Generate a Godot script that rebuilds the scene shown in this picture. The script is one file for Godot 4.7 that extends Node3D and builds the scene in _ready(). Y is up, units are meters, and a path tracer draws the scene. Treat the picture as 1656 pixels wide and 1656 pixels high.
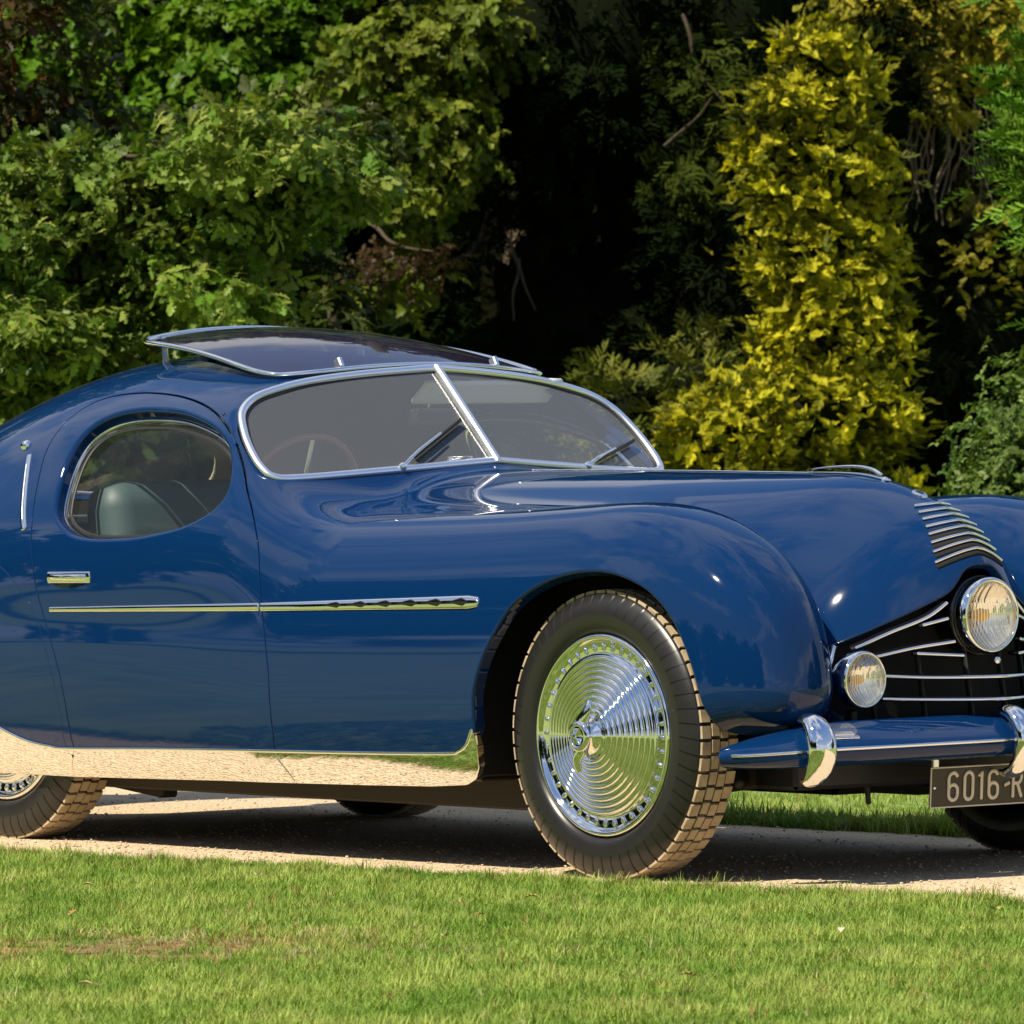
extends Node3D
# ---------------------------------------------------------------- small tools
class Spl:
	var x := PackedFloat64Array()
	var y := PackedFloat64Array()
	var m := PackedFloat64Array()
	func _init(k: Array) -> void:
		for p in k:
			x.append(p[0]); y.append(p[1])
		var n := x.size()
		m.resize(n)
		var u := PackedFloat64Array()
		u.resize(n)
		for i in range(1, n - 1):
			var s: float = (x[i] - x[i - 1]) / (x[i + 1] - x[i - 1])
			var p: float = s * m[i - 1] + 2.0
			m[i] = (s - 1.0) / p
			var d: float = (y[i + 1] - y[i]) / (x[i + 1] - x[i]) - (y[i] - y[i - 1]) / (x[i] - x[i - 1])
			u[i] = (6.0 * d / (x[i + 1] - x[i - 1]) - s * u[i - 1]) / p
		m[n - 1] = 0.0
		for i in range(n - 2, -1, -1):
			m[i] = m[i] * m[i + 1] + u[i]
		m[0] = 0.0
	func at(v: float) -> float:
		var n := x.size()
		v = clampf(v, x[0], x[n - 1])
		var i := 0
		while i < n - 2 and v > x[i + 1]:
			i += 1
		var h := x[i + 1] - x[i]
		var a := (x[i + 1] - v) / h
		var b := (v - x[i]) / h
		return a * y[i] + b * y[i + 1] + ((a * a * a - a) * m[i] + (b * b * b - b) * m[i + 1]) * h * h / 6.0

class Msh:
	var v := PackedVector3Array()
	var n := PackedVector3Array()
	var t := PackedInt32Array()
	func add(p: Vector3, q: Vector3) -> int:
		v.append(p); n.append(q)
		return v.size() - 1
	func tri(a: int, b: int, c: int) -> void:
		t.append(a); t.append(b); t.append(c)
	func quad(a: int, b: int, c: int, d: int) -> void:
		tri(a, b, c); tri(a, c, d)
	func join(o: Msh, x := Transform3D()) -> Msh:
		var at := v.size()
		var nb := x.basis.inverse().transposed()
		for i in o.v.size():
			v.append(x * o.v[i]); n.append((nb * o.n[i]).normalized())
		for i in o.t:
			t.append(i + at)
		return self
	func moved(x: Transform3D) -> Msh:
		return Msh.new().join(self, x)
	func mirrored() -> Msh:
		return moved(Transform3D(Basis(Vector3(1, 0, 0), Vector3(0, 1, 0), Vector3(0, 0, -1)), Vector3()))
	func pushed(d: float) -> Msh:
		var o := Msh.new()
		for i in v.size():
			o.v.append(v[i] + n[i] * d); o.n.append(n[i])
		o.t = t.duplicate()
		return o
	func flipped() -> Msh:
		var o := Msh.new()
		for i in v.size():
			o.v.append(v[i]); o.n.append(-n[i])
		o.t = t.duplicate()
		return o
	func mesh() -> ArrayMesh:
		var f := PackedInt32Array()
		for i in range(0, t.size(), 3):
			var a := t[i]
			var b := t[i + 1]
			var c := t[i + 2]
			var g := (v[b] - v[a]).cross(v[c] - v[a])
			if g.length_squared() < 1e-18:
				continue
			f.append(a)
			if g.dot(n[a] + n[b] + n[c]) > 0:
				f.append(c); f.append(b)
			else:
				f.append(b); f.append(c)
		var arr := []
		arr.resize(Mesh.ARRAY_MAX)
		arr[Mesh.ARRAY_VERTEX] = v
		arr[Mesh.ARRAY_NORMAL] = n
		arr[Mesh.ARRAY_INDEX] = f
		var m := ArrayMesh.new()
		m.add_surface_from_arrays(Mesh.PRIMITIVE_TRIANGLES, arr)
		return m

var rng := RandomNumberGenerator.new()
var M := {}
var taken := {}

func numbered(called: String) -> String:
	taken[called] = taken.get(called, -1) + 1
	return called if taken[called] == 0 else "%s_%03d" % [called, taken[called]]

func tag(o: Node3D, label: String, category := "", group := "", kind := "") -> Node3D:
	if label: o.set_meta("label", label)
	if category: o.set_meta("category", category)
	if group: o.set_meta("group", group)
	if kind: o.set_meta("kind", kind)
	return o

func thing(called: String, where: Vector3, label: String, category: String, group := "") -> Node3D:
	var o := Node3D.new()
	o.name = numbered(called)
	add_child(o, true)
	o.position = where
	tag(o, label, category, group)
	return o

func part(called: String, m: Variant, mat: Material, parent: Node3D, x := Transform3D()) -> MeshInstance3D:
	var o := MeshInstance3D.new()
	o.mesh = m.mesh() if m is Msh else m
	o.material_override = mat
	if parent == self:
		o.name = numbered(called)
	else:
		var k := 0
		var s := called
		while parent.has_node(s):
			k += 1
			s = "%s_%03d" % [called, k]
		o.name = s
	parent.add_child(o, true)
	o.transform = x
	o.cast_shadow = GeometryInstance3D.SHADOW_CASTING_SETTING_ON
	return o

func mat(c: Color, rough := 0.6, metal := 0.0) -> StandardMaterial3D:
	var m := StandardMaterial3D.new()
	m.albedo_color = c.linear_to_srgb()
	m.roughness = rough
	m.metallic = metal
	return m

func noise_tex(freq: float, seed_: int, lo: Color, hi: Color, size := 512, oct := 4, normal := 0.0) -> NoiseTexture2D:
	var f := FastNoiseLite.new()
	f.seed = seed_
	f.frequency = freq
	f.fractal_octaves = oct
	var t := NoiseTexture2D.new()
	t.width = size; t.height = size
	t.seamless = true
	t.noise = f
	if normal > 0.0:
		t.as_normal_map = true
		t.bump_strength = normal
	else:
		var g := Gradient.new()
		g.set_color(0, lo.linear_to_srgb()); g.set_color(1, hi.linear_to_srgb())
		t.color_ramp = g
	return t

# Catmull-Rom through 3D points
func cr(p: Array, closed: bool, per := 6) -> PackedVector3Array:
	var o := PackedVector3Array()
	var n := p.size()
	for i in (n if closed else n - 1):
		var a: Vector3 = p[(i - 1 + n) % n] if closed or i > 0 else p[0] * 2.0 - p[1]
		var b: Vector3 = p[i]
		var c: Vector3 = p[(i + 1) % n]
		var d: Vector3 = p[(i + 2) % n] if closed or i < n - 2 else p[n - 1] * 2.0 - p[n - 2]
		for k in per:
			o.append(b.cubic_interpolate(c, a, d, float(k) / per))
	if not closed:
		o.append(p[n - 1])
	return o

func cr2(p: Array, closed: bool, per := 6) -> PackedVector2Array:
	var q := []
	for a in p:
		q.append(Vector3(a[0], a[1], 0))
	var o := PackedVector2Array()
	for a in cr(q, closed, per):
		o.append(Vector2(a.x, a.y))
	return o

# elliptical bar along points: w across, h along up; taper(0..1) scales the section
func sweep(p: PackedVector3Array, up: Variant, w: float, h: float, closed := false, sides := 10, taper: Variant = null, caps := true) -> Msh:
	var m := Msh.new()
	var n := p.size()
	for i in n:
		var a := p[(i - 1 + n) % n] if closed or i > 0 else p[i]
		var b := p[(i + 1) % n] if closed or i < n - 1 else p[i]
		var tg := (b - a).normalized()
		var u: Vector3 = up[i] if up is PackedVector3Array else up
		var s := tg.cross(u).normalized()
		u = s.cross(tg).normalized()
		var k: float = taper.call(float(i) / (n - 1)) if taper != null else 1.0
		for j in sides:
			var an := TAU * j / sides
			m.add(p[i] + (s * cos(an) * w + u * sin(an) * h) * k, (s * cos(an) / w + u * sin(an) / h).normalized())
	for i in (n if closed else n - 1):
		for j in sides:
			var i2 := (i + 1) % n
			var j2 := (j + 1) % sides
			m.quad(i * sides + j, i2 * sides + j, i2 * sides + j2, i * sides + j2)
	if not closed and caps:
		for e in [0, n - 1]:
			var d := (p[0] - p[1]).normalized() if e == 0 else (p[n - 1] - p[n - 2]).normalized()
			var k: float = taper.call(float(e) / (n - 1)) if taper != null else 1.0
			var c := m.add(p[e] + d * minf(w, h) * k * 0.7, d)
			for j in sides:
				m.tri(e * sides + j, e * sides + (j + 1) % sides, c)
	return m

# lathe about +z: profile of [r, z], smooth within a run; a repeated point makes an edge
func lathe(pr: Array, seg := 48, from := 0.0, to := TAU) -> Msh:
	var m := Msh.new()
	var n := pr.size()
	var nn := []
	for i in n:
		var d := Vector2()
		for e in [[i - 1, i], [i, i + 1]]:
			if e[0] >= 0 and e[1] < n:
				var q := Vector2(pr[e[1]][0] - pr[e[0]][0], pr[e[1]][1] - pr[e[0]][1])
				if q.length() > 1e-6:
					d += Vector2(q.y, -q.x).normalized()
		nn.append(d.normalized())
	for j in seg + 1:
		var a := lerpf(from, to, float(j) / seg)
		for i in n:
			m.add(Vector3(cos(a) * pr[i][0], sin(a) * pr[i][0], pr[i][1]), Vector3(cos(a) * nn[i].x, sin(a) * nn[i].x, nn[i].y))
	for j in seg:
		for i in n - 1:
			if absf(pr[i][0] - pr[i + 1][0]) + absf(pr[i][1] - pr[i + 1][1]) > 1e-6:
				m.quad(j * n + i, j * n + i + 1, (j + 1) * n + i + 1, (j + 1) * n + i)
	return m

# box with chamfered edges
func box(size: Vector3, ch := 0.004, at := Vector3()) -> Msh:
	var m := Msh.new()
	var h := size * 0.5
	ch = minf(ch, minf(h.x, minf(h.y, h.z)) * 0.8)
	for ax in 3:
		for s: float in [-1.0, 1.0]:
			var nrm := Vector3()
			nrm[ax] = s
			var b := (ax + 1) % 3
			var c := (ax + 2) % 3
			var id := []
			for k in [[-1, -1], [1, -1], [1, 1], [-1, 1]]:
				var p := Vector3()
				p[ax] = s * h[ax]
				p[b] = k[0] * (h[b] - ch)
				p[c] = k[1] * (h[c] - ch)
				id.append(m.add(p + at, nrm))
			m.quad(id[0], id[1], id[2], id[3])
	for ax in 3:
		var b := (ax + 1) % 3
		var c := (ax + 2) % 3
		for k in [[-1, -1], [1, -1], [1, 1], [-1, 1]]:
			var nrm := Vector3()
			nrm[b] = k[0]; nrm[c] = k[1]
			nrm = nrm.normalized()
			var id := []
			for e in [[-1, 0], [1, 0], [1, 1], [-1, 1]]:
				var p := Vector3()
				p[ax] = e[0] * (h[ax] - ch)
				p[b] = k[0] * (h[b] - (ch if e[1] == 1 else 0.0))
				p[c] = k[1] * (h[c] - (0.0 if e[1] == 1 else ch))
				id.append(m.add(p + at, nrm))
			m.quad(id[0], id[1], id[2], id[3])
	return m

# flat plate from a polygon in xy, thick along z
func plate(poly: PackedVector2Array, thick: float) -> Msh:
	var m := Msh.new()
	var f := Geometry2D.triangulate_polygon(poly)
	for s: float in [1.0, -1.0]:
		var b := m.v.size()
		for q in poly:
			m.add(Vector3(q.x, q.y, s * thick * 0.5), Vector3(0, 0, s))
		for i in range(0, f.size(), 3):
			m.tri(b + f[i], b + f[i + 1], b + f[i + 2])
	var cl := Geometry2D.is_polygon_clockwise(poly)
	for i in poly.size():
		var p := poly[i]
		var q := poly[(i + 1) % poly.size()]
		var d := (q - p).normalized()
		var nr := Vector3(d.y, -d.x, 0) * (-1.0 if cl else 1.0)
		var a := m.add(Vector3(p.x, p.y, thick * 0.5), nr)
		m.add(Vector3(q.x, q.y, thick * 0.5), nr)
		m.add(Vector3(q.x, q.y, -thick * 0.5), nr)
		m.add(Vector3(p.x, p.y, -thick * 0.5), nr)
		m.quad(a, a + 1, a + 2, a + 3)
	return m

# maps local (x, y, z) of a shape built facing +z so that it faces d
func facing(d: Vector3, at: Vector3, up := Vector3.UP) -> Transform3D:
	var z := d.normalized()
	var x := up.cross(z).normalized()
	return Transform3D(Basis(x, z.cross(x), z), at)
# ---------------------------------------------------------------- the car's skin as a smooth field
var s_zo := Spl.new([[-4.6, .45], [-4.0, .70], [-3.4, .83], [-2.7, .868], [-2, .872], [-1.2, .866], [-.5, .860], [0, .858], [.7, .845]])
var s_yt := Spl.new([[-4.6, .62], [-4, .74], [-3.4, .84], [-2.7, .89], [-2, .915], [-1.2, .932], [-.5, .95], [0, .972], [.4, .972], [.7, .96]])
var s_hr := Spl.new([[-4.7, .62], [-4.2, .80], [-3.6, 1.04], [-3.08, 1.225], [-2.66, 1.345], [-2.3, 1.388], [-2.05, 1.386], [-1.85, 1.368], [-1.68, 1.338], [-1.4, 1.265], [-1.0, 1.15]])
var s_wc := Spl.new([[-4.7, .18], [-4.2, .42], [-3.6, .68], [-3.0, .815], [-2.5, .860], [-2.0, .866], [-1.5, .838], [-1.0, .80]])
var s_ht := Spl.new([[-1.6, 1.042], [-1.0, 1.041], [-.6, 1.04], [0, 1.034], [.18, 1.024], [.32, .991], [.46, .938], [.56, .885], [.7, .80]])
var s_wh := Spl.new([[-1.6, .74], [-1.0, .68], [-.6, .63], [0, .555], [.3, .48], [.6, .405]])
var b_x := 1e9
var b_a: float; var b_t: float; var b_hr: float; var b_wc: float; var b_ht: float; var b_wh: float; var b_nn: float; var b_nc: float; var b_kh: float; var b_lean: float

func sst(a: float, b: float, x: float) -> float:
	var t := clampf((x - a) / (b - a), 0, 1)
	return t * t * (3 - 2 * t)
func smin(a: float, b: float, k: float) -> float:
	var h := maxf(k - absf(a - b), 0) / k
	return minf(a, b) - h * h * k * .25
func smax(a: float, b: float, k: float) -> float:
	var h := maxf(k - absf(a - b), 0) / k
	return maxf(a, b) + h * h * k * .25
func sup2(n: float, p: float, a: float, q: float, b: float) -> float:
	p = maxf(absf(p), 1e-6) / a
	q = maxf(absf(q), 1e-6) / b
	var pn := pow(p, n - 1)
	var qn := pow(q, n - 1)
	var s := pow(pn * p + qn * q, 1.0 / n)
	var k := pow(s, 1 - n)
	return (s - 1) / maxf(sqrt(pn * pn / a / a + qn * qn / b / b) * k, 1e-6)
func sup3(n: float, p: float, a: float, q: float, b: float, r: float, c: float) -> float:
	p = maxf(absf(p), 1e-6) / a
	q = maxf(absf(q), 1e-6) / b
	r = maxf(absf(r), 1e-6) / c
	var pn := pow(p, n - 1)
	var qn := pow(q, n - 1)
	var rn := pow(r, n - 1)
	var s := pow(pn * p + qn * q + rn * r, 1.0 / n)
	var k := pow(s, 1 - n)
	return (s - 1) / maxf(sqrt(pn * pn / a / a + qn * qn / b / b + rn * rn / c / c) * k, 1e-6)
func at_x(x: float) -> void:
	if x == b_x:
		return
	b_x = x
	b_a = s_zo.at(x) - .60
	b_t = s_yt.at(x)
	b_hr = s_hr.at(x); b_wc = s_wc.at(x); b_ht = s_ht.at(x); b_wh = s_wh.at(x)
	b_nn = 2.3 - .78 * sst(-.5, .55, x)
	b_nc = 2.75 + .35 * sst(-2.1, -1.6, x)
	b_kh = (.001 + .16 * sst(-1.72, -1.35, x)) * (1 - .93 * sst(-.35, .27, x))
	b_lean = .17 * sst(-.15, .5, x)
func fld(x: float, y: float, z: float) -> float:
	at_x(x)
	z = absf(z)
	var h := (b_t - .14) * .5
	var dx := maxf(x + .13 - b_lean * (.60 - y), 0)
	var f := 1e9
	if dx > 0:
		f = sup3(2.5, z - .60, b_a, y - b_t + h, h, dx, .70)
	else:
		f = sup2(2.5, z - .60, b_a, y - b_t + h, h)
	if x > -.05:
		f = smax(f, .385 - y - 1.3 * smax(.36 - x, 0, .1), .13)
	if x > -1.75:
		var g := sup2(b_nn, z, b_wh, maxf(y - .40, 0), b_ht - .40)
		var zz := sqrt(z * z + .0009) - .03
		if x > -.4:
			g = smax(g, (x - (.635 - .35 * z * z - .33 * zz)) * .9 + .16 * (y - .60), .14)
		f = smin(f, g, b_kh)
	var c := sup2(b_nc, z, b_wc, y - .54, b_hr - .54)
	c = smax(c, .7 * (x + 1.36) + .7 * (y - 1.07) + .146 * z, .035 + .035 * sst(.5, .7, z) + .12 * (1.0 - sst(.80, 1.03, y)))
	c = smax(c, .35 - y, .25)
	f = smin(f, c, (.035 + .17 * sst(.35, .85, z)) * (.25 + .75 * sst(.60, .95, y)))
	return smax(f, .14 - y, .03)
func fgrad(p: Vector3) -> Vector3:
	var e := .0012
	var c := fld(p.x, p.y + e, p.z) - fld(p.x, p.y - e, p.z)
	var d := fld(p.x, p.y, p.z + e) - fld(p.x, p.y, p.z - e)
	return Vector3(fld(p.x + e, p.y, p.z) - fld(p.x - e, p.y, p.z), c, d) / (2 * e)
func snap(p: Vector3) -> Vector3:
	for i in 2:
		var g := fgrad(p)
		p -= g * (fld(p.x, p.y, p.z) / maxf(g.length_squared(), .05))
	return p
func fnorm(p: Vector3) -> Vector3:
	var g := fgrad(p)
	if absf(p.z) < 1e-5:
		g.z = 0
	return g.normalized()
func march(o: Vector3, d: Vector3) -> Vector3:
	for i in 90:
		var f := fld(o.x, o.y, o.z)
		if absf(f) < 1e-4:
			break
		o += d * f * .7
	return o
func side_at(x: float, y: float) -> Vector3:
	return march(Vector3(x, y, 1.0), Vector3(0, 0, -1))
func front_at(y: float, z: float) -> Vector3:
	return march(Vector3(.85, y, z), Vector3(-1, 0, 0))
func top_at(x: float, z: float) -> Vector3:
	return march(Vector3(x, 1.6, z), Vector3(0, -1, 0))

func skin(cell: float) -> Msh:
	var lo := Vector3(-4.78, .10, -cell * 1.5)
	var nx := int(ceil((.80 - lo.x) / cell)) + 1
	var ny := int(ceil((1.46 - lo.y) / cell)) + 1
	var nz := int(ceil((.95 - lo.z) / cell)) + 1
	var g := PackedFloat32Array()
	g.resize(nx * ny * nz)
	var B := 5
	var far := B * cell * 1.45
	var slabs := []
	for x0 in range(0, nx, B):
		var live := []
		at_x(lo.x + (x0 + B * .5) * cell)
		for y0 in range(0, ny, B):
			for z0 in range(0, nz, B):
				var f := fld(b_x, lo.y + (y0 + B * .5) * cell, lo.z + (z0 + B * .5) * cell)
				if absf(f) < far:
					live.append([y0, z0])
				else:
					for i in range(x0, mini(x0 + B, nx)):
						for j in range(y0, mini(y0 + B, ny)):
							var r := (i * ny + j) * nz
							for k in range(z0, mini(z0 + B, nz)):
								g[r + k] = f
		for i in range(x0, mini(x0 + B, nx)):
			var x := lo.x + i * cell
			for b in live:
				for j in range(b[0], mini(b[0] + B, ny)):
					var r := (i * ny + j) * nz
					for k in range(b[1], mini(b[1] + B, nz)):
						g[r + k] = fld(x, lo.y + j * cell, lo.z + k * cell)
		slabs.append([x0, live])
	var id := {}
	var m := Msh.new()
	var step := [0, 1, nz, nz + 1, ny * nz, ny * nz + 1, ny * nz + nz, ny * nz + nz + 1]
	for i in nx - 1:
		for j in ny - 1:
			for k in nz - 1:
				var c := (i * ny + j) * nz + k
				var f0 := g[c]
				if absf(f0) > far:
					continue
				var s := f0 < 0
				var mixed := false
				for q in 8:
					if (g[c + step[q]] < 0) != s:
						mixed = true
						break
				if not mixed:
					continue
				var sum := Vector3()
				var cnt := 0
				for q in 8:
					for b in 3:
						if not (q >> b) & 1:
							var u := g[c + step[q]]
							var w := g[c + step[q | (1 << b)]]
							if (u < 0) != (w < 0):
								var p := Vector3((q >> 2) & 1, (q >> 1) & 1, q & 1)
								p[2 - b] += u / (u - w)
								sum += p
								cnt += 1
				id[c] = m.add(snap(lo + (Vector3(i, j, k) + sum / cnt) * cell), Vector3.UP)
	var sx := ny * nz
	for c: int in id:
		# the three edges that start at this cell's low corner
		for e in [[1, sx, nz], [nz, 1, sx], [sx, nz, 1]]:
			var u := g[c]
			var w := g[c + e[0]]
			if (u < 0) != (w < 0):
				var a: Variant = id.get(c - e[1] - e[2])
				var b: Variant = id.get(c - e[1])
				var d: Variant = id.get(c - e[2])
				if a != null and b != null and d != null:
					m.quad(id[c], b, a, d)
	for i in m.v.size():
		m.n[i] = fnorm(m.v[i])
	return m

# keep the side of a mesh where inside() is true; cut edges are bisected and put back on the skin
func cut(m: Msh, inside: Callable) -> Msh:
	var o := Msh.new()
	var ins := PackedByteArray()
	ins.resize(m.v.size())
	for i in m.v.size():
		ins[i] = 1 if inside.call(m.v[i]) else 0
	var map := {}
	var mid := {}
	for i in range(0, m.t.size(), 3):
		var poly := PackedInt32Array()
		for e in 3:
			var a := m.t[i + e]
			var b := m.t[i + (e + 1) % 3]
			if ins[a]:
				if not map.has(a):
					map[a] = o.add(m.v[a], m.n[a])
				poly.append(map[a])
			if ins[a] != ins[b]:
				var key := Vector2i(mini(a, b), maxi(a, b))
				if not mid.has(key):
					var p := m.v[a] if ins[a] else m.v[b]
					var q := m.v[b] if ins[a] else m.v[a]
					var lo := 0.0
					var hi := 1.0
					for s in 12:
						var h := (lo + hi) * .5
						if inside.call(p.lerp(q, h)):
							lo = h
						else:
							hi = h
					mid[key] = o.add(p.lerp(q, lo), (m.n[a] if ins[a] else m.n[b]).lerp(m.n[b] if ins[a] else m.n[a], lo).normalized())
				poly.append(mid[key])
		for k in range(1, poly.size() - 1):
			o.tri(poly[0], poly[k], poly[k + 1])
	return o

# rolled edge: every open border (off the middle plane) turns inwards with radius r and runs on for depth
func lip(m: Msh, r: float, depth: float, only: Variant = null) -> void:
	var cnt := {}
	for i in range(0, m.t.size(), 3):
		for e in 3:
			var a := m.t[i + e]
			var b := m.t[i + (e + 1) % 3]
			var key := Vector2i(mini(a, b), maxi(a, b))
			if cnt.has(key):
				cnt[key] = null
			else:
				cnt[key] = [a, b, m.t[i + (e + 2) % 3]]
	var out := {}
	var edges := []
	for key: Vector2i in cnt:
		var c: Variant = cnt[key]
		if c == null:
			continue
		var a: Vector3 = m.v[c[0]]
		var b: Vector3 = m.v[c[1]]
		if absf(a.z) < 1e-4 and absf(b.z) < 1e-4:
			continue
		if only != null and not only.call((a + b) * .5):
			continue
		var d := (b - a)
		if d.length() < 1e-7:
			continue
		var nn: Vector3 = (m.n[c[0]] + m.n[c[1]]).normalized()
		var side := d.cross(nn).normalized()
		if side.dot(m.v[c[2]] - a) > 0:
			side = -side
		for k in 2:
			out[c[k]] = out.get(c[k], Vector3()) + side * d.length()
		edges.append([c[0], c[1]])
	var rows := {}
	var steps := 5 if r > .01 else 2
	for i: int in out:
		var s: Vector3 = out[i]
		var nn := m.n[i]
		s = (s - nn * s.dot(nn)).normalized()
		var p := m.v[i]
		var ids := []
		for k in steps + 1:
			var an := PI * .5 * k / steps
			ids.append(m.add(p + s * r * sin(an) - nn * r * (1 - cos(an)), nn * cos(an) + s * sin(an)))
		ids.append(m.add(p + s * r - nn * (r + depth), s))
		rows[i] = ids
	for e in edges:
		var a: Array = rows[e[0]]
		var b: Array = rows[e[1]]
		for k in a.size() - 1:
			m.quad(a[k], b[k], b[k + 1], a[k + 1])

func in2(poly: PackedVector2Array, u: float, v: float) -> bool:
	return Geometry2D.is_point_in_polygon(Vector2(u, v), poly)
func grown(poly: PackedVector2Array, d: float) -> PackedVector2Array:
	return Geometry2D.offset_polygon(poly, d, Geometry2D.JOIN_ROUND)[0]
# ---------------------------------------------------------------- materials of the car
func car_materials() -> void:
	M.paint = mat(Color(.0016, .0185, .074), .035)
	M.paint.metallic_specular = .46
	M.dark_paint = mat(Color(.003, .010, .032), .08)
	M.chrome = mat(Color(.86, .86, .85), .035, 1.0)
	M.reflector = mat(Color(.90, .84, .68), .04, 1.0)  # warm tint stands in for gravel mirrored in the lamps
	M.satin = mat(Color(.90, .91, .93), .30, 1.0)
	M.black = mat(Color(.008, .008, .009), .5)
	M.gloss_black = mat(Color(.006, .006, .008), .12)
	M.void_black = mat(Color(.004, .004, .004), .9)
	M.chassis = mat(Color(.035, .027, .019), .75)
	M.rubber = mat(Color(.013, .0125, .012), .5)
	M.rubber.roughness_texture = noise_tex(.02, 3, Color(.25, .25, .25), Color(.6, .6, .6), 256)
	M.rubber.uv1_triplanar = true
	M.rubber.uv1_scale = Vector3(3, 3, 3)
	M.tread = mat(Color(1, 1, 1), .9)
	M.tread.albedo_texture = noise_tex(.012, 8, Color(.26, .19, .115), Color(.50, .40, .26), 256)
	M.tread.uv1_triplanar = true
	M.tread.uv1_scale = Vector3(4, 4, 4)
	M.leather = mat(Color(.034, .066, .066), .55)
	M.leather.normal_enabled = true
	M.leather.normal_texture = noise_tex(.05, 11, Color(), Color(), 256, 3, 1.2)
	M.leather.normal_scale = .25
	M.leather.uv1_triplanar = true
	M.leather.uv1_scale = Vector3(5, 5, 5)
	M.cloth = mat(Color(.055, .055, .052), .95)
	M.dash = mat(Color(.10, .105, .11), .5)
	M.cream = mat(Color(.72, .68, .55), .5)
	M.visor = mat(Color(.75, .75, .76), .7)
	M.wood = mat(Color(.16, .07, .03), .3)
	M.amber = mat(Color(1.0, .50, .0), .3)
	M.amber.emission_enabled = false
	M.window = mat(Color(.25, .30, .28), .02)
	M.window.metallic_specular = .3
	M.window.transparency = BaseMaterial3D.TRANSPARENCY_ALPHA
	M.window.albedo_color.a = .025
	M.screen = mat(Color(.46, .48, .50), .03)
	M.screen.transparency = BaseMaterial3D.TRANSPARENCY_ALPHA
	M.screen.albedo_color.a = .13
	M.screen.metallic_specular = .8
	M.tint = mat(Color(.022, .018, .040), .03)
	M.tint.metallic_specular = .85
	M.tint.transparency = BaseMaterial3D.TRANSPARENCY_ALPHA
	M.tint.albedo_color.a = .72
	M.lens = mat(Color(.9, .9, .88), .03)
	M.lens.transparency = BaseMaterial3D.TRANSPARENCY_ALPHA
	M.lens.albedo_color.a = .03
	M.rib = mat(Color(.90, .88, .78), .4)
	M.rib.transparency = BaseMaterial3D.TRANSPARENCY_ALPHA
	M.rib.albedo_color.a = .22
	M.plate = mat(Color(.017, .0125, .009), .35)
	M.numeral = mat(Color(.58, .53, .41), .45)

const PN := Vector3(.6995, .6995, .1459)
const PO := Vector3(-1.36, 1.07, 0)
func pane_xy(p: Vector3) -> Vector2:
	var s := Vector3(-.1505, -.0547, .9871)
	var r := PN.cross(s)
	return Vector2((p - PO).dot(s), (p - PO).dot(r))

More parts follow.
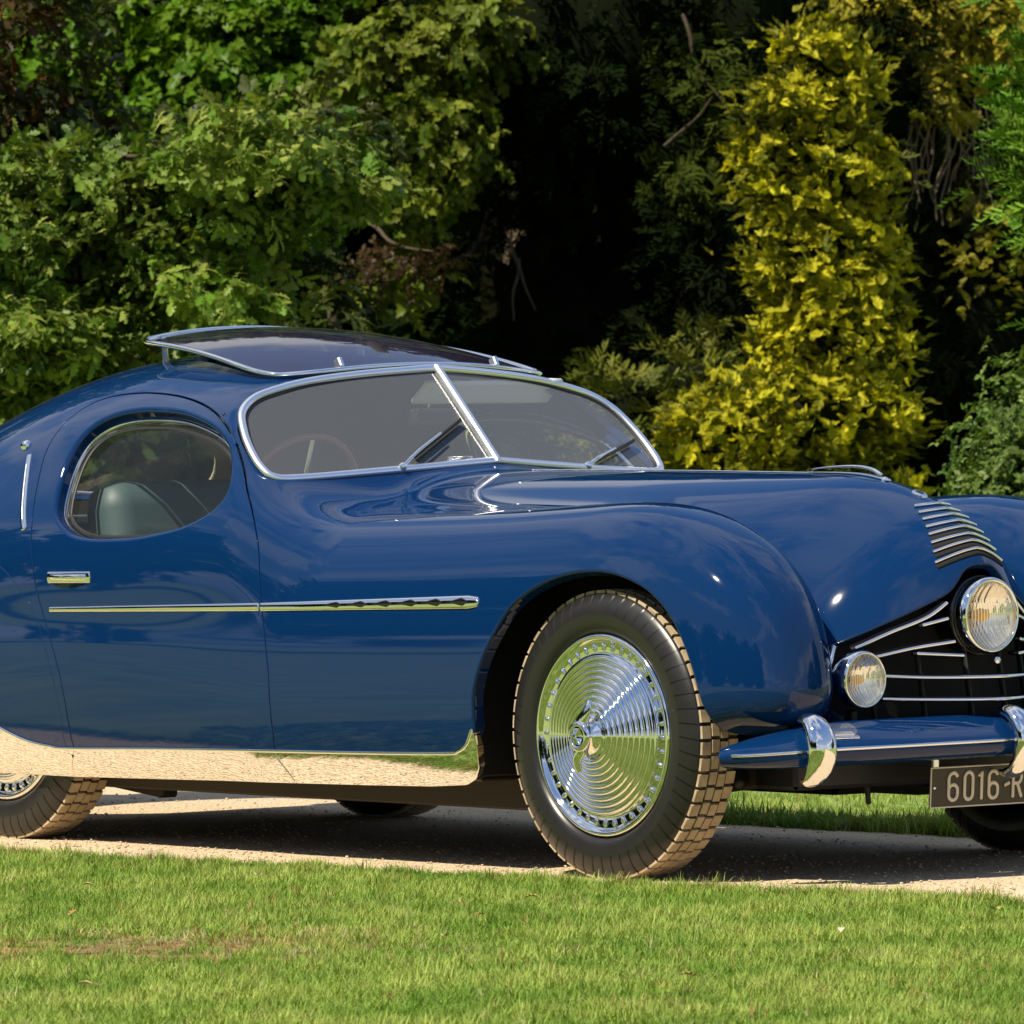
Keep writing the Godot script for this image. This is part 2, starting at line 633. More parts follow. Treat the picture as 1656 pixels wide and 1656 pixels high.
func wheel(parent: Node3D, at: Vector3, right: bool) -> Node3D:
	var w: Node3D = parent.get_node_or_null("wheel")
	if w:
		var c: Node3D = w.duplicate()
		var k := 1
		while parent.has_node("wheel_%03d" % k):
			k += 1
		c.name = "wheel_%03d" % k
		parent.add_child(c, true)
		c.transform = Transform3D(Basis(Vector3.UP, 0.0 if right else PI), at)
		return c
	w = Node3D.new()
	w.name = "wheel"
	parent.add_child(w, true)
	w.transform = Transform3D(Basis(Vector3.UP, 0.0 if right else PI), at)
	var N := 56
	var pr := [[.258, .058, 0], [.262, .066, 0], [.268, .076, 0], [.278, .081, 0], [.292, .0835, 0], [.306, .0845, 0], [.310, .0845, 0], [.3125, .0845, 1], [.325, .0825, 1], [.338, .0785, 1], [.350, .073, 1], [.3595, .0665, 1], [.3645, .060, 1], [.3655, .05, 0], [.366, 0, 0]]
	for i in range(pr.size() - 2, -1, -1):
		pr.append([pr[i][0], -pr[i][1], pr[i][2]])
	var ty := Msh.new()
	var n := pr.size()
	var cols := 0
	for j in N + 1:
		for q in ([[0.0, 0], [.42, 0], [.80, 0], [.84, 1], [.93, 1], [.97, 0]] if j < N else [[0.0, 0]]):
			for i in n:
				var i0 := maxi(i - 1, 0)
				var i1 := mini(i + 1, n - 1)
				var d := Vector2(pr[i1][0] - pr[i0][0], pr[i1][1] - pr[i0][1]).normalized()
				var nr := Vector2(-d.y, d.x)
				var zc: float = pr[i][1]
				var rr: float = pr[i][0]
				# the lug grooves lean a little as they run inwards
				var an: float = TAU * (j + q[0] + (.3646 - rr) * 5.0 * (1.0 if absf(zc) > .055 else 0.0)) / N
				if q[1] == 1 and pr[i][2] == 1:
					rr -= nr.x * .0034
					zc -= nr.y * .0034
				ty.add(Vector3(cos(an) * rr, sin(an) * rr, zc), Vector3(cos(an) * nr.x, sin(an) * nr.x, nr.y))
			cols += 1
	for j in cols - 1:
		for i in n - 1:
			ty.quad(j * n + i, j * n + i + 1, (j + 1) * n + i + 1, (j + 1) * n + i)
	part("tyre", ty, M.rubber, w)
	# raised tread blocks, dusty from the gravel
	var tr := Msh.new()
	for row in [[.060, .0315, 0.0], [.0270, .0035, .5], [-.001, -.0255, 0.0], [-.030, -.060, .5]]:
		for j in N:
			var a0: float = TAU * (j + row[2] * .28 + .02) / N
			var a1: float = TAU * (j + row[2] * .28 + .79) / N
			var hh: float = .3752 - absf(row[0] + row[1]) * .032
			var b := Msh.new()
			var c := []
			for e in [[a0, row[0]], [a1, row[0]], [a1, row[1]], [a0, row[1]]]:
				for r: float in [.364, hh]:
					c.append(Vector3(cos(e[0]) * r, sin(e[0]) * r, e[1]))
			for f in [[1, 3, 5, 7], [0, 1, 3, 2], [2, 3, 5, 4], [4, 5, 7, 6], [6, 7, 1, 0]]:
				var mid: Vector3 = (c[f[0]] + c[f[1]] + c[f[2]] + c[f[3]]) * .25
				var cen := Vector3()
				for v in c:
					cen += v / 8.0
				var nr: Vector3 = (c[f[1]] - c[f[0]]).cross(c[f[2]] - c[f[0]]).normalized()
				if nr.dot(mid - cen) < 0:
					nr = -nr
				var k := b.v.size()
				for v in f:
					b.add(c[v], nr)
				b.quad(k, k + 1, k + 2, k + 3)
			tr.join(b)
	part("tread", tr, M.tread, w)
	# small raised sidewall marks, too worn to read
	var hub := []
	hub.append([.262, .056]); hub.append([.2625, .068]); hub.append([.2585, .077]); hub.append([.2525, .0785]); hub.append([.2465, .076]); hub.append([.243, .069])
	hub.append([.238, .066]); hub.append([.214, .064]); hub.append([.2125, .064])
	var cone := [[.2125, .064], [.212, .070], [.209, .075]]
	for k in 9:
		var r0 := .206 - k * .0165
		var z0 := .073 + k * .0046
		for q in 6:
			var an := PI * q / 5.0
			cone.append([r0 - .0165 * (q / 5.0) * .92, z0 + .0046 * q / 5.0 + sin(an) * .0066])
		cone.append([r0 - .0157, z0 + .0030])
	cone.append([.055, .118]); cone.append([.0, .118])
	part("rim_ring", lathe(hub, 96), M.chrome, w)
	var studs := Msh.new()
	var ball := SphereMesh.new()
	for j in 40:
		var an := TAU * j / 40.0
		var s := lathe([[.0078, 0], [.0070, .0035], [.0045, .0062], [.0, .0072]], 10)
		studs.join(s, Transform3D(Basis(Vector3(0, 0, 1), an).scaled_local(Vector3(1.5, .85, 1)), Vector3(cos(an) * .2265, sin(an) * .2265, .0645)))
	part("rim_stud", studs, M.chrome, w).set_meta("kind", "stuff")
	part("hub_cap", lathe(cone, 120), M.chrome, w)
	var sp := lathe([[.050, .112], [.049, .125], [.043, .128], [.041, .150], [.038, .158], [.031, .161], [.026, .160], [.0245, .156]], 40)
	sp.join(lathe([[.0245, .160], [.0235, .150], [.0235, .142], [0, .142]], 6))
	for s: float in [1.0, -1.0]:
		var pts := PackedVector3Array()
		for q in 7:
			var t := q / 6.0
			pts.append(Vector3(.022 * s * sin(t * 2.0), s * (.034 + .056 * t), .146 - .012 * t * t))
		sp.join(sweep(pts, Vector3(0, 0, 1), .020, .010, false, 12, func(t): return 1.0 - .45 * t))
	part("spinner_nut", sp, M.chrome, w)
	return w

func lamp(parent: Node3D, called: String, at: Vector3, R: float, dir := Vector3(1, 0, 0)) -> void:
	var o := Node3D.new()
	var k := 0
	o.name = called
	while parent.has_node(NodePath(o.name)):
		k += 1
		o.name = "%s_%03d" % [called, k]
	parent.add_child(o, true)
	o.transform = facing(dir, at)
	var s := R / .098
	var f := func(a: Array) -> Array:
		var r := []
		for q in a:
			r.append([q[0] * s, q[1] * s])
		return r
	part("bezel", lathe(f.call([[.086, -.004], [.0865, .006], [.090, .0105], [.095, .008], [.099, -.001], [.0995, -.012], [.097, -.035], [.088, -.07], [.07, -.10], [.035, -.128], [0, -.135]]), 56), M.chrome, o)
	var bowl := Msh.new()
	for i in 25:
		var r := .0875 * (1.0 - i / 24.0)
		for j in 144:
			var a := TAU * j / 144
			var x := cos(a) * r
			var y := sin(a) * r
			# fluted like a moulded headlamp glass: upright ribs, finer below
			var wv := cos(x * 520.0) * (.16 if y > .012 else .30)
			if y > .030:
				wv = cos(x * 360.0 + y * 60.0) * .34
			bowl.add(Vector3(x, y, -.068 + .065 * pow(r / .0875, 2)) * s, Vector3(-x * 1.75 / .0875 * .42 + wv, -y * 1.75 / .0875 * .42, .75).normalized())
	for i in 24:
		for j in 144:
			var j2 := (j + 1) % 144
			bowl.quad(i * 144 + j, (i + 1) * 144 + j, (i + 1) * 144 + j2, i * 144 + j2)
	part("reflector", bowl, M.reflector, o)
	var ln := Msh.new()
	var rings := 18
	var seg := 96
	for i in rings + 1:
		var r := .0868 * i / rings
		for j in seg:
			var a := TAU * j / seg
			var x := cos(a) * r
			var y := sin(a) * r
			var z := .026 * (1 - pow(r / .0868, 2)) + .001
			var dzx := -.052 * x / (.0868 * .0868)
			var low := 1.0 if y < .012 + .01 * sin(x * 60) else .45
			var wv := cos(x * 640.0) * .30 * low * (1.0 if absf(y) > .008 else .2)
			ln.add(Vector3(x, y, z) * s, Vector3(-dzx + wv, .052 * y / (.0868 * .0868) + (cos(y * 700) * .22 if y > .035 else 0.0), 1).normalized())
	for i in rings:
		for j in seg:
			var j2 := (j + 1) % seg
			ln.quad(i * seg + j, (i + 1) * seg + j, (i + 1) * seg + j2, i * seg + j2)
	part("lens", ln, M.lens, o)
	var ribs := Msh.new()
	for i in 21:
		var x := (i - 10) * .0080
		var hh := sqrt(maxf(.0840 * .0840 - x * x, 0))
		var p := PackedVector3Array()
		for e in 9:
			var y := lerpf(-hh, hh if absf(x) > .05 else hh * .55, e / 8.0)
			p.append(Vector3(x, y, .026 * (1 - (x * x + y * y) / (.0868 * .0868)) + .0015) * s)
		ribs.join(sweep(p, Vector3(0, 0, 1), .0016 * s, .0012 * s, false, 6))
	var rb := part("lens_ribs", ribs, M.rib, o)
	rb.set_meta("kind", "stuff")
	part("bulb", lathe(f.call([[0, -.010], [.012, -.013], [.017, -.024], [.018, -.036], [.014, -.050], [.009, -.062]]), 24), M.amber, o)

func strokes(list: Array, w: float, h: float) -> Msh:
	var m := Msh.new()
	for s in list:
		var p := PackedVector3Array()
		for q in s:
			p.append(Vector3(q[0], q[1], 0))
		m.join(sweep(p, Vector3(0, 0, 1), w, h, false, 10))
	return m

func arc2(cx: float, cy: float, rx: float, ry: float, a0: float, a1: float, n := 10) -> Array:
	var o := []
	for i in n + 1:
		var a := deg_to_rad(lerpf(a0, a1, float(i) / n))
		o.append([cx + cos(a) * rx, cy + sin(a) * ry])
	return o

func numerals() -> Dictionary:
	# strokes in a cell .037 wide and .076 high
	var six := arc2(.0185, .0575, .0155, .0155, 20, 180) + [[.003, .018]] + arc2(.0185, .0185, .0155, .0155, 180, 360) + [[.034, .028]] + arc2(.0185, .028, .0155, .0145, 0, 165)
	var zero := arc2(.0185, .0575, .0145, .0155, 0, 180) + [[.004, .018]] + arc2(.0185, .0185, .0145, .0155, 180, 360) + [[.033, .0575]]
	var r := [[[.004, .002], [.004, .073], [.019, .073]] + arc2(.019, .0555, .0145, .0175, 90, -90) + [[.004, .038]], [[.019, .038], [.034, .002]]]
	return {"6": [six], "0": [zero], "1": [[[.008, .062], [.019, .073], [.019, .002]]], "-": [[[.004, .034], [.020, .040]]], "R": r}

func build_car() -> void:
	car_materials()
	var car := thing("car", Vector3(), "deep blue vintage coupe with chrome trim and raised roof panel on the gravel drive", "car")
	var t0 := Time.get_ticks_msec()
	var half := skin(.019)
	half = cut(half, func(p: Vector3) -> bool: return p.z >= 0)
	for i in half.v.size():
		if half.v[i].z < .0015:
			half.v[i].z = maxf(half.v[i].z, 0)
			if half.v[i].z < 2e-4:
				half.v[i].z = 0
				half.n[i].z = 0
				half.n[i] = half.n[i].normalized()
	print("skin ", half.v.size(), " ", half.t.size() / 3, " ms ", Time.get_ticks_msec() - t0)
	# outlines on the skin, in metres (x forward, y up)
	var DOOR := cr2([[-2.217, .160], [-2.208, .28], [-2.200, .364], [-2.208, .472], [-2.234, .556], [-2.271, .633], [-2.311, .722], [-2.338, .813], [-2.366, .903], [-2.401, .987], [-2.436, 1.075], [-2.449, 1.136], [-2.438, 1.191], [-2.398, 1.233], [-2.323, 1.258], [-2.206, 1.267], [-2.092, 1.264], [-1.969, 1.252], [-1.839, 1.228], [-1.725, 1.190], [-1.628, 1.134], [-1.555, 1.070], [-1.487, 1.003], [-1.410, .925], [-1.352, .834], [-1.322, .710], [-1.296, .586], [-1.285, .493], [-1.288, .356], [-1.299, .298], [-1.325, .160]], true, 5)
	var WIN := cr2([[-2.282, .955], [-2.305, 1.020], [-2.315, 1.091], [-2.305, 1.148], [-2.268, 1.187], [-2.203, 1.208], [-2.107, 1.217], [-1.968, 1.213], [-1.855, 1.197], [-1.735, 1.167], [-1.651, 1.128], [-1.604, 1.084], [-1.568, 1.033], [-1.553, .997], [-1.560, .967], [-1.596, .936], [-1.676, .904], [-1.776, .885], [-1.877, .872], [-1.983, .867], [-2.080, .867], [-2.157, .876], [-2.216, .897], [-2.258, .925]], true, 4)
	var sill_top := [[-3.35, .44], [-3.0, .42], [-2.75, .40], [-2.527, .325], [-2.421, .294], [-2.325, .281], [-2.225, .277], [-1.825, .288], [-1.415, .296], [-.891, .305], [-.582, .313], [-.529, .319], [-.484, .340], [-.452, .379]]
	var arch := [[-.448, .43], [-.442, .481], [-.408, .559], [-.360, .630], [-.300, .702], [-.225, .750], [-.137, .783], [-.042, .800], [.049, .801], [.127, .787], [.204, .759], [.264, .719], [.308, .672], [.343, .615], [.370, .551], [.390, .489], [.402, .436], [.408, .400]]
	var LOW := PackedVector2Array([Vector2(-5, .44), Vector2(-3.6, .44)])
	LOW.append_array(cr2(sill_top, false, 5))
	LOW.append_array(cr2(arch, false, 4))
	for q in [[.43, .375], [.50, .385], [.56, .40], [.9, .40], [.9, -.5], [-5, -.5]]:
		LOW.append(Vector2(q[0], q[1]))
	var SILL := cr2(sill_top, false, 5)
	for q in [[-.447, .33], [-.462, .280], [-.490, .250], [-.540, .232], [-.688, .223], [-.945, .2175], [-1.461, .210], [-1.872, .203], [-2.275, .196], [-2.6, .196], [-3.35, .21]]:
		SILL.append(Vector2(q[0], q[1]))
	var SPAT := cr2([[-2.253, .15], [-2.246, .282], [-2.229, .363], [-2.243, .471], [-2.265, .543], [-2.295, .605], [-2.338, .668], [-2.388, .716], [-2.454, .763], [-2.523, .792], [-2.64, .815], [-2.80, .80], [-2.96, .745], [-3.10, .65], [-3.20, .52], [-3.26, .36], [-3.28, .15]], true, 5)
	var GR := cr2([[-.02, .802], [.03, .800], [.058, .785], [.085, .755], [.112, .730], [.16, .705], [.253, .660], [.35, .610], [.395, .583], [.418, .54], [.425, .49], [.405, .440], [.36, .410], [.25, .400], [-.02, .398]], false, 4)
	var loop := [Vector3(-1.358, 1.067, 0), Vector3(-1.408, 1.044, .36), Vector3(-1.448, 1.028, .62), Vector3(-1.468, 1.030, .695), Vector3(-1.500, 1.055, .716), Vector3(-1.545, 1.102, .716), Vector3(-1.592, 1.156, .702), Vector3(-1.637, 1.208, .672), Vector3(-1.664, 1.246, .610), Vector3(-1.670, 1.272, .52), Vector3(-1.665, 1.296, .40), Vector3(-1.647, 1.314, .22), Vector3(-1.617, 1.327, 0)]
	for i in loop.size():
		loop[i] -= PN * PN.dot(loop[i] - PO)
	var frame_line := cr(loop, false, 6)
	var PANE := PackedVector2Array()
	for p in frame_line:
		PANE.append(pane_xy(p))
	PANE.append(pane_xy(Vector3(-1.617, 1.327, -.04)))
	PANE.append(pane_xy(Vector3(-1.358, 1.067, -.04)))
	var ROOF := cr2([[-1.72, -.05], [-1.722, .20], [-1.735, .36], [-1.765, .455], [-1.83, .475], [-1.95, .450], [-2.10, .408], [-2.22, .375], [-2.31, .31], [-2.34, .18], [-2.345, -.05]], false, 4)
	var REAR := cr2([[-3.16, -.06], [-3.165, .15], [-3.18, .32], [-3.23, .46], [-3.33, .55], [-3.45, .57], [-3.57, .51], [-3.68, .40], [-3.75, .24], [-3.78, .10], [-3.785, -.06]], false, 4)
	var in_rear := func(p: Vector3) -> bool: return p.y > .85 and p.x < -2.9 and in2(REAR, p.x, p.z)
	var in_screen := func(p: Vector3) -> bool: return p.x < -1.2 and absf(PN.dot(p - PO)) < .07 and in2(PANE, pane_xy(p).x, pane_xy(p).y)
	var in_roof := func(p: Vector3) -> bool: return p.y > 1.22 and in2(ROOF, p.x, p.z)
	var in_grille := func(p: Vector3) -> bool: return p.x > .30 and in2(GR, p.z, p.y)
	var D_in := grown(DOOR, -.0030)
	var D_out := grown(DOOR, .0030)
	var S_in := grown(SPAT, -.0015)
	var S_out := grown(SPAT, .0015)
	var W_cut := grown(WIN, .012)
	var upper := cut(half, func(p: Vector3) -> bool: return not in2(LOW, p.x, p.y))
	var body := cut(upper, func(p: Vector3) -> bool: return not (p.z > .3 and in2(D_out, p.x, p.y)))
	body = cut(body, func(p: Vector3) -> bool: return not (p.z > .3 and in2(S_out, p.x, p.y)))
	body = cut(body, func(p: Vector3) -> bool: return not in_screen.call(p))
	body = cut(body, func(p: Vector3) -> bool: return not in_roof.call(p))
	body = cut(body, func(p: Vector3) -> bool: return not in_grille.call(p))
	body = cut(body, func(p: Vector3) -> bool: return not in_rear.call(p))
	var lining := cut(body, func(p: Vector3) -> bool: return p.x < -1.30 and p.y > .62)
	lip(body, .007, .03, func(p: Vector3) -> bool: return p.z > .6 and p.x > -.5 and p.x < .44 and p.y < .83)
	lip(body, .002, .018, func(p: Vector3) -> bool: return not (p.z > .6 and p.x > -.5 and p.x < .44 and p.y < .83))
	part("body_shell", body.join(body.mirrored()), M.paint, car)
	var door := cut(upper, func(p: Vector3) -> bool: return p.z > .3 and in2(D_in, p.x, p.y))
	door = cut(door, func(p: Vector3) -> bool: return not in2(W_cut, p.x, p.y))
	var door_lining := cut(door, func(p: Vector3) -> bool: return p.y > .45)
	lip(door, .013, .03, func(p: Vector3) -> bool: return in2(grown(WIN, .016), p.x, p.y))
	lip(door, .002, .018, func(p: Vector3) -> bool: return not in2(grown(WIN, .016), p.x, p.y))
	var spat := cut(upper, func(p: Vector3) -> bool: return p.z > .3 and in2(S_in, p.x, p.y))
	lip(spat, .002, .018)
	var glass := cut(half, func(p: Vector3) -> bool: return p.z > .3 and in2(grown(WIN, .03), p.x, p.y)).pushed(-.047)
	var sill := cut(half, func(p: Vector3) -> bool: return p.z > .5 and in2(SILL, p.x, p.y))
	var sills := []
	var DS := grown(DOOR, .0)
	sills.append(cut(sill, func(p: Vector3) -> bool: return p.x > -1.8 and not in2(D_out, p.x, p.y)))
	sills.append(cut(sill, func(p: Vector3) -> bool: return in2(D_in, p.x, p.y)))
	sills.append(cut(sill, func(p: Vector3) -> bool: return p.x < -1.8 and not in2(D_out, p.x, p.y) and not in2(S_out, p.x, p.y)))
	sills.append(cut(sill, func(p: Vector3) -> bool: return p.x < -1.8 and not in2(D_out, p.x, p.y) and in2(S_in, p.x, p.y)))
	for i in 4:
		sills[i] = sills[i].pushed(.003)
		lip(sills[i], .003, .02)
	print("cuts ms ", Time.get_ticks_msec() - t0)
	for s: float in [1.0, -1.0]:
		var f := func(m: Msh) -> Msh: return m if s > 0 else m.mirrored()
		var d := part("door", f.call(door), M.paint, car)
		part("window_glass", f.call(glass), M.window, d)
		# chrome channel round the window glass
		var line := PackedVector3Array()
		var ups := PackedVector3Array()
		for q in WIN:
			var p := side_at(q.x, q.y)
			var nn := fnorm(p)
			line.append(p - nn * .043); ups.append(nn)
		part("window_frame", f.call(sweep(line, ups, .0032, .010, true, 8)), M.chrome, d)
		line = PackedVector3Array()
		ups = PackedVector3Array()
		for q in grown(WIN, -.013):
			var p := side_at(q.x, q.y)
			var nn := fnorm(p)
			line.append(p - nn * .050); ups.append(nn)
		part("window_seal", f.call(sweep(line, ups, .0065, .004, true, 6)), M.black, d)
		part("door_lining", f.call(door_lining.pushed(-.026).flipped()), M.cloth, d)
		# handle
		var hp := PackedVector3Array()
		for k in 9:
			var p := side_at(lerpf(-2.254, -2.062, k / 8.0), lerpf(.755, .758, k / 8.0))
			hp.append(p)
		var hb := sweep(hp, Vector3(0, 0, 1), .0165, .005, false, 14)
		part("door_handle", f.call(hb), M.chrome, d)
		var hq := PackedVector3Array()
		for k in 11:
			var p := hp[0].lerp(hp[8], .06 + .088 * k)
			hq.append(p + Vector3(0, 0, .016 * pow(sin(PI * k / 10.0), .5)))
		part("handle_grip", f.call(sweep(hq, Vector3(0, 0, 1), .0085, .006, false, 12)), M.chrome, d)
		part("wheel_spat", f.call(spat), M.paint, car)
		for q in sills:
			part("chrome_sill", f.call(q), M.chrome, car)
		# bright bead along the top of the sill
		var bead := PackedVector3Array()
		var bup := PackedVector3Array()
		for q in cr2(sill_top, false, 5):
			if q.x > -2.9:
				var p := side_at(q.x, q.y)
				bead.append(p + fnorm(p) * .002); bup.append(fnorm(p))
		part("sill_bead", f.call(sweep(bead, bup, .005, .004, false, 8)), M.chrome, car)
		# side moulding, in two lengths with the door gap between
		for seg in [[-2.248, -1.329, .666, .686, .0068, .0115], [-1.318, -.424, .686, .712, .0115, .0185]]:
			var tp := PackedVector3Array()
			var tu := PackedVector3Array()
			for k in 25:
				var x: float = lerpf(seg[0], seg[1], k / 24.0)
				var p := side_at(x, lerpf(seg[2], seg[3], k / 24.0))
				tp.append(p); tu.append(fnorm(p))
			var w0: float = seg[4]
			var w1: float = seg[5]
			var tip: bool = seg[1] > -1
			var tm := part("side_moulding", f.call(sweep(tp, tu, 1.0, .5, false, 14, func(t): return lerpf(w0, w1, t) * (1.0 if not tip or t < .97 else .75))), M.chrome, car)
			if tip:
				for a in 6:
					var ap := PackedVector3Array()
					for k in 9:
						var x := -1.06 + a * .104 + k * .0105
						var p := side_at(x, lerpf(.686, .712, (x + 1.318) / .894))
						ap.append(p + fnorm(p) * (.5 * lerpf(w0, w1, (x + 1.318) / .894) * 1.0 + .001))
					part("arrow_inlay", f.call(sweep(ap, Vector3(0, 0, 1), .0088 + a * .0006, .003, false, 8, func(t): return maxf(.06, minf(t * 1.25, (1.0 - t) * 4.5)))), M.gloss_black, tm)
		# turn indicator arm and lamp behind the door
		var sp := PackedVector3Array()
		var su := PackedVector3Array()
		for k in 9:
			var p := side_at(lerpf(-2.524, -2.398, k / 8.0), lerpf(1.092, .889, k / 8.0))
			sp.append(p); su.append(fnorm(p))
		var sm := part("indicator_arm", f.call(sweep(sp, su, .0125, .006, false, 10)), M.chrome, car)
		part("arm_groove", f.call(sweep(sp.slice(1, 8), su.slice(1, 8), .0045, .0075, false, 8)), M.satin, sm)
		var lp := side_at(-2.575, 1.122)
		part("side_lamp", f.call(lathe([[.017, -.004], [.016, .004], [.012, .011], [0, .015]], 20).moved(facing(fnorm(lp), lp))), M.chrome, car)
		var kp := side_at(-1.737, 1.205)
		part("body_stud", f.call(lathe([[.005, -.002], [.004, .004], [0, .005]], 10).moved(facing(fnorm(kp), kp))), M.black, car)
		# windscreen half: flat pane, bright frame
		var pane := Msh.new()
		var ids := []
		var flat := PackedVector2Array()
		for p in frame_line:
			ids.append(pane.add(p - PN * .002, PN)); flat.append(pane_xy(p))
		var tri := Geometry2D.triangulate_polygon(flat)
		for k in range(0, tri.size(), 3):
			pane.tri(ids[tri[k]], ids[tri[k + 1]], ids[tri[k + 2]])
		var ws := part("windscreen", f.call(pane), M.screen, car)
		var fl := PackedVector3Array()
		for p in frame_line:
			fl.append(p + PN * .003)
		part("screen_frame", f.call(sweep(fl, PN, .0115, .010, false, 12)), M.satin, ws)
		var fs := PackedVector3Array()
		var cen := Vector3()
		for p in frame_line:
			cen += p / frame_line.size()
		for p in frame_line:
			fs.append(p + (cen - p).normalized() * .014 - PN * .001)
		part("screen_seal", f.call(sweep(fs, PN, .005, .004, false, 8)), M.black, ws)
	# wipers: both sweep the same way, so they are not mirror images
	for q in [[.302, Vector3(-1.446, 1.126, .135), Vector3(-1.475, 1.166, .040)], [-.375, Vector3(-1.470, 1.082, -.520), Vector3(-1.530, 1.110, -.650)]]:
		var sg: float = signf(q[0])
		var pn := PN * Vector3(1, 1, sg)
		var base := Vector3(-1.36 - absf(q[0]) * .147, 1.07 - absf(q[0]) * .085, q[0]) + pn * .014
		var w := Node3D.new()
		w.name = "wiper" if sg > 0 else "wiper_001"
		car.add_child(w, true)
		var mid: Vector3 = q[1] + pn * .030
		var tip: Vector3 = q[2] + pn * .012
		mid -= pn * (pn.dot(mid - PO) - .030)
		tip -= pn * (pn.dot(tip - PO) - .012)
		part("arm", sweep(cr([base, base.lerp(mid, .35) + pn * .014, mid], false, 6), pn, .006, .004, false, 8, func(t): return 1.0 - .45 * t), M.chrome, w)
		part("pivot", lathe([[.013, -.012], [.012, .006], [.007, .014], [0, .016]], 16).moved(facing(pn, base)), M.chrome, w)
		var b0 := base.lerp(mid, .35)
		b0 -= pn * (pn.dot(b0 - PO) - .012)
		part("blade", sweep(PackedVector3Array([b0, b0.lerp(tip, .5), tip]), pn, .005, .010, false, 6), M.black, w)
	# middle pillar and the mirror bracket at its foot
	var pil := PackedVector3Array([Vector3(-1.350, 1.066, 0), Vector3(-1.48, 1.198, 0), Vector3(-1.612, 1.330, 0)])
	part("screen_pillar", sweep(pil, Vector3(.7, .7, 0), .0125, .014, false, 12), M.satin, car)
	var hc := PackedVector3Array()
	for k in 12:
		var p := top_at(-1.20 + k * .103, 0)
		hc.append(p + Vector3(0, .0015, 0))
	part("bonnet_hinge", sweep(hc, Vector3.UP, .0030, .0025, false, 8), M.chrome, car)
	# rear window
	var rg := cut(half, func(p: Vector3) -> bool: return in_rear.call(p)).pushed(-.012)
	var rw := part("rear_window", rg.join(rg.mirrored()), M.window, car)
	var rf := PackedVector3Array()
	var ru := PackedVector3Array()
	for k in REAR.size() * 2:
		var q: Vector2 = REAR[k] if k < REAR.size() else REAR[REAR.size() * 2 - 1 - k] * Vector2(1, -1)
		if (k < REAR.size()) == (q.y > 0):
			var p := top_at(q.x, q.y)
			rf.append(p); ru.append(fnorm(p))
	part("rear_window_frame", sweep(rf, ru, .009, .006, true, 8), M.chrome, rw)
	# roof lining and cloth inside
	var ln := lining.pushed(-.026).flipped()
	part("roof_lining", ln.join(ln.mirrored()), M.cloth, car)
	build_roof_panel(car)
	build_front(car)
	build_inside(car)
	for q in [[Vector3(0, .375, .718), true], [Vector3(-2.664, .375, .667), true], [Vector3(0, .375, -.718), false], [Vector3(-2.664, .375, -.667), false]]:
		wheel(car, q[0], q[1])
	print("car ms ", Time.get_ticks_msec() - t0)
# ---------------------------------------------------------------- propped roof panel
func roof_pt(u: float, v: float) -> Vector3:
	# u across (-1..1), v from the hinge (0) to the raised rear edge (1)
	var z := lerpf(.517, .43, v) * u
	var x := lerpf(-1.650 - .060 * u * u, -2.45, v)
	var y := lerpf(1.299, 1.412, v) + .040 * (1 - u * u) + .036 * 4 * v * (1 - v) * (1 - .35 * u * u)
	return Vector3(x, y, z)
func build_roof_panel(car: Node3D) -> void:
	var m := Msh.new()
	var nu := 28
	var nv := 24
	var rnd := func(s: float, t: float) -> Vector2:
		# square to rounded square
		var k := pow(absf(s), 7.0) * .5
		var l := pow(absf(t), 7.0) * .5
		return Vector2(s * (1 - .16 * l * absf(s)), t * (1 - .13 * k * absf(t)))
	for i in nu + 1:
		for j in nv + 1:
			var q: Vector2 = rnd.call(i * 2.0 / nu - 1, j * 2.0 / nv - 1)
			var p := roof_pt(q.x, q.y * .5 + .5)
			var e := .01
			var nn := (roof_pt(q.x, q.y * .5 + .5 + e) - roof_pt(q.x, q.y * .5 + .5 - e)).cross(roof_pt(q.x + e, q.y * .5 + .5) - roof_pt(q.x - e, q.y * .5 + .5)).normalized()
			if nn.y < 0:
				nn = -nn
			m.add(p, nn)
	for i in nu:
		for j in nv:
			m.quad(i * (nv + 1) + j, (i + 1) * (nv + 1) + j, (i + 1) * (nv + 1) + j + 1, i * (nv + 1) + j + 1)
	var o := part("roof_panel", m, M.tint, car)
	tag(o, "tinted clear roof panel hinged above the windscreen and raised at the rear")
	var edge := PackedVector3Array()
	for k in 160:
		var a := k * 4.0 / 160
		var s := fmod(a, 1.0) * 2 - 1
		var c: Array = [[s, -1.0], [1.0, s], [-s, 1.0], [-1.0, -s]][int(a)]
		var q: Vector2 = rnd.call(c[0], c[1])
		edge.append(roof_pt(q.x, q.y * .5 + .5))
	part("panel_frame", sweep(edge, Vector3.UP, .0095, .0075, true, 10), M.chrome, o)
	for z: float in [.26, -.26]:
		var b := roof_pt(z / .475, .035)
		part("hinge", box(Vector3(.026, .030, .016), .003).moved(Transform3D(Basis(Vector3(0, 0, 1), .5), b + Vector3(0, .008, 0))), M.satin, o)
	for z: float in [.36, -.36]:
		var top := roof_pt(z / .44, .93)
		var bot := top_at(top.x + .01, z)
		part("prop", sweep(PackedVector3Array([bot, (bot + top) * .5, top]), Vector3(1, 0, 0), .012, .006, false, 8), M.chrome, o)
		part("catch", box(Vector3(.035, .010, .012), .003, top + Vector3(.06, -.018, 0)), M.satin, o)

